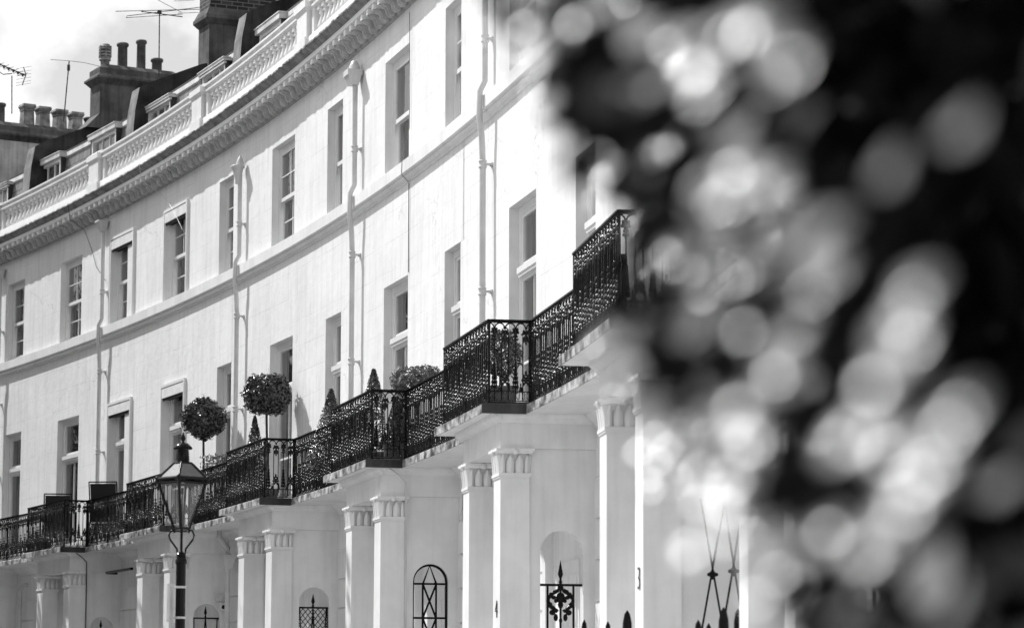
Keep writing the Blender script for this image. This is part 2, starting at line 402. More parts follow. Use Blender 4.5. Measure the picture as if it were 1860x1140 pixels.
# ------------------------------------------------------------------ shared meshes of the terrace
BW_ = 1.364
def window_parts(h, kind):
    """local frame: x 0 = centre, y 0 = wall face, z 0 = sill. Returns list of (name, mesh, sub)"""
    out = []
    w = BW_ / 2
    y1, y0 = -0.112, -0.195
    fr = MB()
    fw = 0.085
    fr.box(-w + .002, -w + fw, y0, y1, 0, h - .002); fr.box(w - fw, w - .002, y0, y1, 0, h - .002)
    fr.box(-w + fw, w - fw, y0, y1, h - 0.09, h - .002)
    fr.box(-w + fw, w - fw, y0, y1 + 0.03, 0, 0.045)
    # inner stepped stop
    fr.box(-w + fw, -w + fw + .02, y0, y1 - .02, 0.045, h - .09); fr.box(w - fw - .02, w - fw, y0, y1 - .02, 0.045, h - .09)
    out.append(('window_frame', fr.mesh('window_frame', M_paint)))
    a = w - fw - .021
    def sash(z0, z1, ya, yb, bars, mid, st=0.048, bot=.06):
        s = MB()
        s.box(-a, -a + st, ya, yb, z0, z1); s.box(a - st, a, ya, yb, z0, z1)
        s.box(-a + st, a - st, ya, yb, z0, z0 + bot); s.box(-a + st, a - st, ya, yb, z1 - .045, z1)
        gb = 0.018
        for k in range(1, bars):
            x = -a + st + (2 * a - 2 * st) * k / bars
            s.box(x - gb / 2, x + gb / 2, ya + .005, yb - .005, z0 + bot, z1 - .045)
        if mid:
            zm = (z0 + z1) / 2
            s.box(-a + st, a - st, ya + .007, yb - .003, zm - gb / 2, zm + gb / 2)
        g = MB(); ym = (ya + yb) / 2 - .004
        g.face([(-a + st, ym, z0 + bot), (a - st, ym, z0 + bot), (a - st, ym, z1 - .045), (-a + st, ym, z1 - .045)])
        return s, g
    if kind == 'upper':
        zm = h * 0.47
        s, g = sash(zm - .02, h - .09, -0.152, -0.115, 2, True)
        s.box(-a - .01, -a + .035, -.113, -.10, zm - .12, zm - .02); s.box(a - .035, a + .01, -.113, -.10, zm - .12, zm - .02)
        out += [('upper_sash', s.mesh('upper_sash', M_paint)), ('glass', g.mesh('glass', M_glass))]
        s, g = sash(.045, zm + .02, -0.191, -0.156, 2, True)
        out += [('lower_sash', s.mesh('lower_sash', M_paint)), ('glass', g.mesh('glass', M_glass))]
    elif kind == 'upper_plain':
        zm = h * 0.47
        s, g = sash(zm - .02, h - .09, -0.152, -0.115, 1, False)
        s.box(-a - .01, -a + .035, -.113, -.10, zm - .12, zm - .02); s.box(a - .035, a + .01, -.113, -.10, zm - .12, zm - .02)
        out += [('upper_sash', s.mesh('upper_sash', M_paint)), ('glass', g.mesh('glass', M_glass))]
        s, g = sash(.045, zm + .02, -0.191, -0.156, 1, False)
        out += [('lower_sash', s.mesh('lower_sash', M_paint)), ('glass', g.mesh('glass', M_glass))]
    else:
        zt = h - 0.78
        tr = MB(); tr.box(-a, a, -.191, -.08, zt - .06, zt + .05); tr.box(-a, a, -.08, -.062, zt - .02, zt + .05)
        out.append(('transom', tr.mesh('transom', M_paint)))
        s, g = sash(zt + .051, h - .09, -0.175, -0.13, 1, False)
        out += [('upper_sash', s.mesh('upper_sash', M_paint)), ('glass', g.mesh('glass', M_glass))]
        s, g = sash(.045, zt - .061, -0.175, -0.13, 2, False, bot=.25)
        s.box(-a + .048, -.04, -.17, -.135, .9, .93); s.box(.04, a - .048, -.17, -.135, .9, .93)
        out += [('french_door', s.mesh('french_door', M_paint)), ('glass', g.mesh('glass', M_glass))]
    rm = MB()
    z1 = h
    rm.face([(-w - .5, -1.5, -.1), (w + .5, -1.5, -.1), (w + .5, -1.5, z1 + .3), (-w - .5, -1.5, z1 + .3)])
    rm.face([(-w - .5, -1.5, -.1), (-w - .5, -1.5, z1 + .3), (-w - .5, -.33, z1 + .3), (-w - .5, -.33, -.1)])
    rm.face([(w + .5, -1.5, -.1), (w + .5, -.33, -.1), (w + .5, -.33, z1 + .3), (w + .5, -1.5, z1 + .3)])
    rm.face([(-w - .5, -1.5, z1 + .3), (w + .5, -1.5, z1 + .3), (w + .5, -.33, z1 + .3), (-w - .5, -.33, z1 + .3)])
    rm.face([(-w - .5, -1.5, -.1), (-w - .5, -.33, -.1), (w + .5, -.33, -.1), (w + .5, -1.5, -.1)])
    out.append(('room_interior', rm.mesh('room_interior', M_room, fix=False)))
    cu = MB(); rnd = random.Random(3)
    for (xa, xb) in ((-w + .1, -w + .42), (w - .42, w - .1)):
        n = 14; pr = []
        for k in range(n + 1):
            x = xa + (xb - xa) * k / n
            pr.append((x, -.27 + .022 * sin(k * 2.4)))
        for k in range(n):
            cu.face([(pr[k][0], pr[k][1], .03), (pr[k + 1][0], pr[k + 1][1], .03), (pr[k + 1][0], pr[k + 1][1], h - .1), (pr[k][0], pr[k][1], h - .1)], smooth=True)
    out.append(('curtain', cu.mesh('curtain', M_curtain, fix=False)))
    return out
H1, H2 = 7.6 - 4.83, 10.8 - 9.15
WIN_F = window_parts(H1, 'french')
WIN_U = window_parts(H2, 'upper')
WIN_P = window_parts(H2, 'upper_plain')
def sun_blind(h):   # box frame with folded canvas blind, round a window
    w = BW_ / 2
    a = MB()
    a.box(-w, w, 0.002, .05, h - .02, h + .03); a.box(-w - .045, -w, -.13, .05, 0, h + .03); a.box(w, w + .045, -.13, .05, 0, h + .03)
    a.box(-w + .0, w - .0, -.13, .0, h - .035, h - .004)
    b = MB(); b.box(-w + .01, w - .01, -.02, .045, h - .21, h - .04)
    c = MB(); n = 16
    c.box(-w + .01, w - .01, -.11, -.021, h - .235, h - .04)
    for k in range(n):
        x0 = -w + .02 + (2 * w - .04) * k / n; x1 = x0 + (2 * w - .04) / n * .96
        xm = (x0 + x1) / 2
        c.face([(x0, .028, h - .211), (x1, .028, h - .211), (x1, .026, h - .25), (xm, .025, h - .275), (x0, .026, h - .25)])
    d = MB(); d.tube([(-w + .16, -.02, h - .25), (-w + .20, -.03, h - 1.2), (-w + .21, -.03, h - 1.25)], .006, 5)
    return [('blind_frame', a.mesh('blind_frame', M_paint)), ('blind_box', b.mesh('blind_box', M_blind)), ('blind_valance', c.mesh('blind_valance', M_fringe)), ('blind_cord', d.mesh('blind_cord', M_pipe))]
BL_U, BL_F = sun_blind(H2), sun_blind(H1)

def baluster_mesh():
    mb = MB()
    mb.box(-.068, .068, -.068, .068, 0.33, 0.40)
    mb.lathe([(.058, .33), (.045, .30), (.038, .285), (.056, .275), (.056, .262), (.035, .252), (.034, .20), (.045, .16), (.066, .10), (.072, .07), (.062, .04), (.045, .03), (.062, .02), (.062, .0)][::-1], 14)
    mb.box(-.07, .07, -.07, .07, -.06, 0.0)
    return mb.mesh('baluster', M_paint)
ME_BAL = baluster_mesh()
def modillion_mesh():
    pts = [(0, .12), (0, -.02), (.02, -.045), (.05, -.05), (.085, -.03), (.105, .01), (.112, .045), (.13, .07), (.165, .08), (.19, .095), (.20, .12)]
    mb = MB(); mb.prism(pts, -.088, .088, 'x')
    inner = [(p + (.014 if p > .01 else 0), min(q - .010, .118)) for p, q in pts]
    mb.prism(inner, -.034, .034, 'x')
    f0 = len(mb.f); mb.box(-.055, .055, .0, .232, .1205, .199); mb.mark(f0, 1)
    return mb.mesh('modillion', [M_bracket, M_paint])  # body in the shade-greyed paint, top block in plain white
ME_MOD = modillion_mesh()

def lobe(mb, x, z, rx, rz, ry=.017): mb.ball((x, 0, z), (rx, ry, rz), seg=6, ring=4)
def rail_module():
    mb = MB()
    P_ = .2862; A, B = P_ / 4, 3 * P_ / 4
    r = .0085
    for x in (A - .044, A + .044): mb.tube([(x, 0, .03), (x, 0, .70)], r, 6, caps=False)
    mb.tube([(B, 0, .03), (B, 0, .72)], r, 6, caps=False)
    def hoop(xa, xb):
        rr = (xb - xa) / 2; c = (xa + xb) / 2
        mb.tube([(c - rr * cos(pi * k / 8), 0, .775 + min(.062, rr) * sin(pi * k / 8)) for k in range(9)], .009, 6, caps=False)
    hoop(A + .004, B - .004)
    q_ = A - .004
    mb.tube([(q_ * sin(pi / 2 * k / 5), 0, .775 + .062 * cos(pi / 2 * k / 5)) for k in range(6)], .009, 6, caps=False)
    mb.tube([(P_ - q_ * sin(pi / 2 * k / 5), 0, .775 + .062 * cos(pi / 2 * k / 5)) for k in range(6)], .009, 6, caps=False)
    hoop_end = None
    f_or = len(mb.f)
    # A ornament: palmette over the pair of bars
    for dx, dz, rx, rz in ((0, .735, .022, .04), (-.032, .745, .02, .03), (.032, .745, .02, .03), (-.05, .725, .018, .02), (.05, .725, .018, .02), (0, .685, .035, .03), (-.03, .665, .018, .03), (.03, .665, .018, .03), (0, .64, .016, .035)):
        lobe(mb, A + dx, dz, rx, rz)
    # B ornament: trefoil with drops
    for dx, dz, rx, rz in ((-.028, .772, .018, .02), (.028, .772, .018, .02), (-.034, .742, .02, .018), (.034, .742, .02, .018), (0, .735, .025, .045), (-.016, .700, .018, .018), (.016, .700, .018, .018), (-.024, .668, .016, .014), (.024, .668, .016, .014), (0, .655, .016, .03)):
        lobe(mb, B + dx, dz, rx, rz)
    # lower plume on B (tall) and on A (short, wide)
    for k in range(6):
        z = .18 + k * .045; w = .045 * (1 - .13 * k)
        lobe(mb, B - w * .62, z, .022 * (1 - .07 * k), .026); lobe(mb, B + w * .62, z, .022 * (1 - .07 * k), .026)
    lobe(mb, B, .46, .014, .03)
    for dx, dz, rx, rz in ((0, .325, .02, .035), (-.03, .29, .02, .025), (.03, .29, .02, .025), (-.045, .25, .022, .02), (.045, .25, .022, .02), (0, .25, .03, .04), (-.03, .21, .02, .02), (.03, .21, .02, .02)):
        lobe(mb, A + dx, dz, rx, rz)
    # bells between
    for c in (0.0, P_ / 2):
        for dz, rx, rz in ((.20, .012, .022), (.165, .022, .022), (.14, .03, .02)):
            lobe(mb, c + (.012 if c == 0 else 0), dz, rx, rz)
    # scroll band
    n = 4
    for k in range(n):
        c = P_ * (k + .5) / n; q = .017
        mb.tube([(c + q * cos(a), 0, .098 + (.017 if a < pi * 1.01 else -.017) + q * sin(a) * .9) for a in [pi * j / 6 for j in range(-1, 8)]], .0055, 5)
        mb.tube([(c + q * cos(a), 0, .066 + q * sin(a) * .9) for a in [pi + pi * j / 6 for j in range(-1, 8)]], .0055, 5)
    mb.mark(f_or, 1)
    mb.box(0, P_, -.006, .006, .128, .136); mb.box(0, P_, -.006, .006, .030, .040)
    return mb.mesh('baluster_panel', [M_iron, M_orn]), P_
ME_RAIL, RP = rail_module()
def post_mesh():
    mb = MB(); mb.lathe([(.02, 0), (.02, .03), (.014, .05), (.014, .12), (.022, .13), (.022, .15), (.014, .16), (.014, .40), (.021, .41), (.021, .44), (.014, .45), (.014, .87)], 8)
    for s in (-1, 1): mb.tube([(s * .022, 0, 0), (s * .022, 0, .86)], .008, 5)
    return mb.mesh('post', M_iron)
ME_POST = post_mesh()

def capital_mesh(wx, wy):
    """leaf capital on a pilaster wx by wy, height .27, origin bottom centre; leaves on all four faces"""
    mb = MB()
    hx, hy = wx / 2, wy / 2
    f0 = len(mb.f)
    mb.taper((0, 0), (hx - .024, hy - .024), (0, 0), (hx - .024, hy - .024), 0.018, .216)
    mb.mark(f0, 1)
    f1_ = len(mb.f)
    mb.taper((0, 0), (hx + .012, hy + .012), (0, 0), (hx + .012, hy + .012), -.03, -.012)
    mb.taper((0, 0), (hx + .02, hy + .02), (0, 0), (hx + .02, hy + .02), -.012, .018)
    mb.taper((0, 0), (hx + .022, hy + .022), (0, 0), (hx + .04, hy + .04), .2155, .24)
    mb.taper((0, 0), (hx + .05, hy + .05), (0, 0), (hx + .05, hy + .05), .24, .268)
    for i_ in range(f1_, len(mb.f)): mb.mi[i_] = 0
    def leaf(M, w):
        n = 7; rows = []
        for k in range(n + 1):
            z = .02 + .185 * k / n; u = k / n
            hw = w / 2 * (.94 + .06 * min(1, u / .3) if u < .45 else max(0, 1 - ((u - .45) / .55) ** 2.1))
            yo = .006 + .020 * u ** 2
            rows.append([(-hw, -.022, z), (-hw * .86, yo + .004, z), (-hw * .2, yo + .008, z), (0, yo + .014, z), (hw * .2, yo + .008, z), (hw * .86, yo + .004, z), (hw, -.022, z)])
        vs = [p for r_ in rows for p in r_]
        fs = [(k * 7 + j, k * 7 + j + 1, k * 7 + 8 + j, k * 7 + 7 + j) for k in range(n) for j in range(6)]
        mb.add(vs, fs, True, M)
        # inner rib edges
    def side(wd, dist, rot):
        p = wd / 3.15
        for x, ww in ((-.5 * p, p * .95), (.5 * p, p * .95), (-(wd / 2 - .27 * p), .52 * p), (wd / 2 - .27 * p, .52 * p)):
            leaf(Matrix.Rotation(rot, 4, 'Z') @ Matrix.Translation((x, dist, 0)), ww)
        mb.lathe([(.012, 0), (.03, .006), (.034, .016), (.022, .026), (.008, .03)], 10, Matrix.Rotation(rot, 4, 'Z') @ Matrix.Translation((0, dist + .035, .235)) @ Matrix.Rotation(-pi / 2, 4, 'X'))
    side(wx, hy, 0); side(wx, hy, pi); side(wy, hx, pi / 2); side(wy, hx, -pi / 2)
    return mb.mesh('capital', [M_white, M_white])
PW, PD, PORCHW = 0.372, 0.30, 2.19
ME_CAP = capital_mesh(PW, PD)
def pillar_mesh():
    mb = MB()
    mb.taper((0, 0), (PW / 2 + .012, PD / 2 + .008), (0, 0), (PW / 2, PD / 2), 1.15, 4.09)
    mb.box(-PW / 2 - .05, PW / 2 + .05, -PD / 2 - .05, PD / 2 + .05, .9, 1.149)
    return mb.mesh('pillar', M_white)
ME_PIL = pillar_mesh()

def arch_wall(mb, y0, y1, x0, x1, z0, z1, cy, hw, zs, z_sill):
    """wall slab in the yz plane (thickness x0..x1) with a round-headed opening"""
    n = 14
    arc = [(cy + hw * cos(pi * k / n), zs + hw * sin(pi * k / n)) for k in range(n + 1)]      # from +hw to -hw
    # left of opening (y0..cy-hw), right of opening
    mb.box(x0, x1, y0, cy - hw, z0, zs); mb.box(x0, x1, cy + hw, y1, z0, zs)
    mb.box(x0, x1, cy - hw, cy + hw, z0, z_sill)
    for xx in (x0, x1):
        for k in range(n):
            a, b = arc[k], arc[k + 1]
            mb.face([(xx, a[0], a[1]), (xx, b[0], b[1]), (xx, b[0], z1), (xx, a[0], z1)])
        mb.face([(xx, y0, zs), (xx, cy - hw, zs), (xx, cy - hw, z1), (xx, y0, z1)])
        mb.face([(xx, cy + hw, zs), (xx, y1, zs), (xx, y1, z1), (xx, cy + hw, z1)])
    for k in range(n):
        a, b = arc[k], arc[k + 1]
        mb.face([(x0, a[0], a[1]), (x1, a[0], a[1]), (x1, b[0], b[1]), (x0, b[0], b[1])])

# ------------------------------------------------------------------ one house
HS = [-1.89, 0.10, 2.09, 4.07, 6.04, 8.055, 10.07, 12.09, 14.08]
WOFF = [-.022, .011, .013, .023, .013, -.021, -.025, -.014, .001, .021, 0, 0, 0, 0, 0]
WHOUSE = [[-1, 0], [1, 2], [3, 4], [5, 6], [7, 8], [9, 10], [11, 12], [13]]
# windows of a house lie between its left porch line H[k] and right one H[k+1]
def wins_between(a, b):
    return [i for i in range(-2, 15) if a - .0 < i + (WOFF[i] if 0 <= i < 15 else 0) <= b]

def add_window(house, t, z, parts, extra=None, label=None):
    M = frame(t, 0, z)
    first = link('window', parts[0][1], house, M)
    if label: first['label'] = label
    for nm, me in parts[1:] + (extra or []): link(nm, me, first, M)
    return first

def build_wall(house, a, b, wl):
    mb = MB()
    tb = {a, b}; z_b = {0, 1.3, 3.9, 4.83, 7.6, 9.15, 10.8, 11.30}
    holes = []
    for (tc_, z0, z1) in wl:
        h = BW_ / 2 / PIT
        holes.append((tc_ - h, tc_ + h, z0, z1)); tb |= {tc_ - h, tc_ + h}
    tl = sorted(tb); zl = sorted(z_b)
    ts = []
    for i in range(len(tl) - 1):
        n = max(1, int(math.ceil((tl[i + 1] - tl[i]) / .2)))
        ts += [tl[i] + (tl[i + 1] - tl[i]) * k / n for k in range(n)]
    ts.append(tl[-1])
    for i in range(len(ts) - 1):
        tm = (ts[i] + ts[i + 1]) / 2
        for j in range(len(zl) - 1):
            zm = (zl[j] + zl[j + 1]) / 2
            if any(h[0] < tm < h[1] and h[2] < zm < h[3] for h in holes): continue
            q = [(ts[i], zl[j]), (ts[i + 1], zl[j]), (ts[i + 1], zl[j + 1]), (ts[i], zl[j + 1])]
            mb.face([P(t, 0, z) for t, z in q], [(t * PIT, z) for t, z in q])
            mb.face([P(t, -.33, z) for t, z in q[::-1]], [(t * PIT, z) for t, z in q[::-1]])
    f0 = len(mb.f)
    for h in holes:
        for (p, q) in (((h[0], h[2]), (h[0], h[3])), ((h[1], h[3]), (h[1], h[2])), ((h[0], h[3]), (h[1], h[3])), ((h[1], h[2]), (h[0], h[2]))):
            mb.face([P(p[0], 0, p[1]), P(q[0], 0, q[1]), P(q[0], -.33, q[1]), P(p[0], -.33, p[1])])
    mb.mark(f0, 1)
    return link('wall', mb.mesh('wall', [M_wall, M_white], fix=False), house)

def railing_run(house, name, pts, nmods, posts, label=None):
    """pts two world points at floor level; modules spaced between"""
    a, b = pts
    d = b - a; L = d.length; an = atan2(d.y, d.x)
    mb = MB()
    top = MB()
    M = Matrix.Translation(a) @ Matrix.Rotation(an, 4, 'Z')
    top.box(-.015, L + .015, -.02, .02, .855, .872); top.box(-.013, L + .013, -.008, .008, .838, .8555)
    r = link(name, top.mesh('handrail', M_iron), house, M)
    if label: r['label'] = label
    lo_ = MB(); lo_.box(0, L, -.013, .013, .008, .022); link('bottom_rail', lo_.mesh('bottom_rail', M_iron), r, M)
    sc = L / (nmods * RP)
    for k in range(nmods):
        link('baluster_panel', ME_RAIL, r, M @ Matrix.Translation((k * RP * sc, 0, 0)) @ Matrix.Diagonal((sc, 1, 1, 1)))
    for u in posts: link('post', ME_POST, r, M @ Matrix.Translation((u * L, 0, 0)))
    return r

LABELS = [
    ("white stucco terraced house cut by the left edge, leftmost of the crescent", "terraced house"),
    ("white stucco terraced house with two dark chairs behind its balcony railing", "terraced house"),
    ("white stucco terraced house with boxed window blinds, behind the street lamp", "terraced house"),
    ("white stucco terraced house with two round topiary balls on its balcony", "terraced house"),
    ("white stucco terraced house with two cone shrubs and a tall planter on its balcony", "terraced house"),
    ("white stucco terraced house whose porch pillar shows a black four, left of the leaves", "terraced house"),
    ("white stucco terraced house whose porch is half veiled by blurred leaves", "terraced house"),
    ("white stucco terraced house hidden behind the blurred foliage, nearest the camera", "terraced house"),
]
GROUP = "white stucco houses of the curved terrace"
rnd = random.Random(11)

def chimney(house, t1, t2, o0, o1, z0, z1, style):
    """stack on a party wall. t1<t2; o0 front, o1 back (more negative)"""
    c = frame((t1 + t2) / 2, 0, 0)
    w = (t2 - t1) * PIT / 2
    body = MB()
    if style == 'brick':
        body.box(-w, w, o1, o0, z0, z1)
        st = link('chimney', body.mesh('chimney', M_stack), house, c)
        b2 = MB()
        b2.taper((0, (o0 + o1) / 2), (w + .01, (o0 - o1) / 2 + .01), (0, (o0 + o1) / 2), (w + .09, (o0 - o1) / 2 + .09), z1 + .001, z1 + .10)
        b2.box(-w - .09, w + .09, o1 - .09, o0 + .09, z1 + .101, z1 + .17)
        b2.taper((0, (o0 + o1) / 2), (w + .08, (o0 - o1) / 2 + .08), (0, (o0 + o1) / 2), (w + .015, (o0 - o1) / 2 + .015), z1 + .171, z1 + .32)
        link('cornice_band', b2.mesh('cornice_band', M_stack), st, c)
        b3 = MB(); b3.box(-w + .01, w - .01, o1 + .01, o0 - .01, z1 + .321, z1 + 1.6)
        link('brick_top', b3.mesh('brick_top', M_brick), st, c)
        return st
    m = M_stackpale if style == 'pale' else M_stack
    body.box(-w, w, o1, o0, z0 + .32, z1)
    body.taper((0, (o0 + o1) / 2), (w, (o0 - o1) / 2 + .30), (0, (o0 + o1) / 2), (w, (o0 - o1) / 2), z0, z0 + .32)
    st = link('chimney', body.mesh('chimney', m), house, c)
    b2 = MB(); mid = (0, (o0 + o1) / 2); hy = (o0 - o1) / 2
    b2.taper(mid, (w + .005, hy + .005), mid, (w + .045, hy + .045), z1 + .001, z1 + .05)
    b2.taper(mid, (w + .045, hy + .045), mid, (w + .11, hy + .11), z1 + .05, z1 + .12)
    b2.taper(mid, (w + .11, hy + .11), mid, (w + .11, hy + .11), z1 + .12, z1 + .16)
    b2.taper(mid, (w + .10, hy + .10), mid, (w + .02, hy + .02), z1 + .16, z1 + .24)
    b2.taper(mid, (w + .02, hy + .02), mid, (w + .02, hy + .02), z1 + .24, z1 + .36)
    b2.taper(mid, (w + .02, hy + .02), mid, (w * .55, hy - .12), z1 + .36, z1 + .47)
    link('cornice_band', b2.mesh('cornice_band', M_stack), st, c)
    return st
def pot(st, t, o, z, style, h=.5, r=.11):
    mb = MB(); c = frame(t, o, z)
    if style == 'round':
        mb.lathe([(r * 1.02, 0), (r * .96, .02), (r * .9, h - .09), (r * 1.12, h - .07), (r * 1.18, h - .03), (r * 1.05, h), (r * .85, h), (r * .82, h - .2)], 16)
        return link('chimney_pot', mb.mesh('chimney_pot', M_pot), st, c)
    if style == 'cowl':
        mb.lathe([(r * .85, 0), (r * .85, .17), (r * 1.1, .18), (r * 1.1, .21), (r * .95, .22), (r * 1.05, .26)], 16)
        for k in range(3): mb.lathe([(r * 1.12 - k * .004, .27 + k * .07), (r * 1.22 - k * .004, .28 + k * .07), (r * 1.22 - k * .004, .31 + k * .07), (r * 1.0, .32 + k * .07)], 16)
        mb.lathe([(r * 1.1, .47), (r * .8, .54), (r * .3, .55)], 16)
        mb.lathe([(r * .7, .2), (r * .7, .5)], 10)
        for j in range(6):
            a = j * pi / 3 + .3; mb.box(-.012, .012, r * 1.0, r * 1.26, .24, .5, Matrix.Rotation(a, 4, 'Z'))
        return link('chimney_pot', mb.mesh('chimney_pot', M_potpale), st, c)
    q = r * 1.25
    mb.taper((0, 0), (q * 1.02, q * 1.02), (0, 0), (q * .88, q * .88), 0, h * .72)
    mb.taper((0, 0), (q * .98, q * .98), (0, 0), (q * 1.0, q * 1.0), h * .72, h * .78)
    mb.taper((0, 0), (q * 1.0, q * 1.0), (0, 0), (q * 1.18, q * 1.18), h * .8, h * .9)
    mb.taper((0, 0), (q * 1.18, q * 1.18), (0, 0), (q * 1.08, q * 1.08), h * .9, h)
    return link('chimney_pot', mb.mesh('chimney_pot', M_potpale), st, c)

def dormer(house, tc_, w, style, zt_):
    M = frame(tc_, 0, 0)
    hw = w * PIT / 2; yf = -.50
    ck = MB(); zt = zt_; th = .10 if style == 0 else .05
    ck.box(-hw, -hw + .05, -.655, yf - .011, 12.0, zt - th - .002)
    d = link('dormer', ck.mesh('dormer_cheek', M_cheek), house, M)
    ck = MB(); ck.box(hw - .05, hw, -.655, yf - .011, 12.0, zt - th - .002); link('dormer_cheek', ck.mesh('dormer_cheek', M_cheek), d, M)
    rf = MB(); rf.box(-hw - .03, hw + .03, -.66, yf + .04, zt - th, zt - .002); rf.box(-hw - .045, hw + .045, -.665, yf + .055, zt - .001, zt + .018)
    if style: rf.box(-hw - .02, hw + .02, yf - .02, yf + .025, zt - th - .05, zt - th - .012)
    link('dormer_roof', rf.mesh('dormer_roof', M_zinc), d, M)
    fr = MB(); top = zt - th - .003; y = yf - .05
    fr.box(-hw + .051, -hw + .13, y - .08, y + .03, 12.0, top); fr.box(hw - .13, hw - .051, y - .08, y + .03, 12.0, top); fr.box(-hw + .13, hw - .13, y - .08, y + .01, top - .06, top)
    fr.box(-hw + .13, hw - .13, y - .06, y - .01, 12.1, 12.3)
    for k in (1, 2):
        x = -hw + .13 + (2 * hw - .26) * k / 3; fr.box(x - .014, x + .014, y - .05, y - .015, 12.3, top - .06)
    fr.box(-hw + .13, hw - .13, y - .05, y - .015, 12.74, 12.78)
    link('dormer_window', fr.mesh('dormer_window', M_paint), d, M)
    g = MB(); g.face([(-hw + .13, y - .035, 12.3), (hw - .13, y - .035, 12.3), (hw - .13, y - .035, top - .10), (-hw + .13, y - .035, top - .10)])
    link('glass', g.mesh('glass', M_glass, fix=False), d, M)
    bl = MB(); bl.box(-hw + .09, hw - .09, y - .10, y - .085, 12.2, top - .05)
    link('net_curtain', bl.mesh('net_curtain', M_net), d, M)

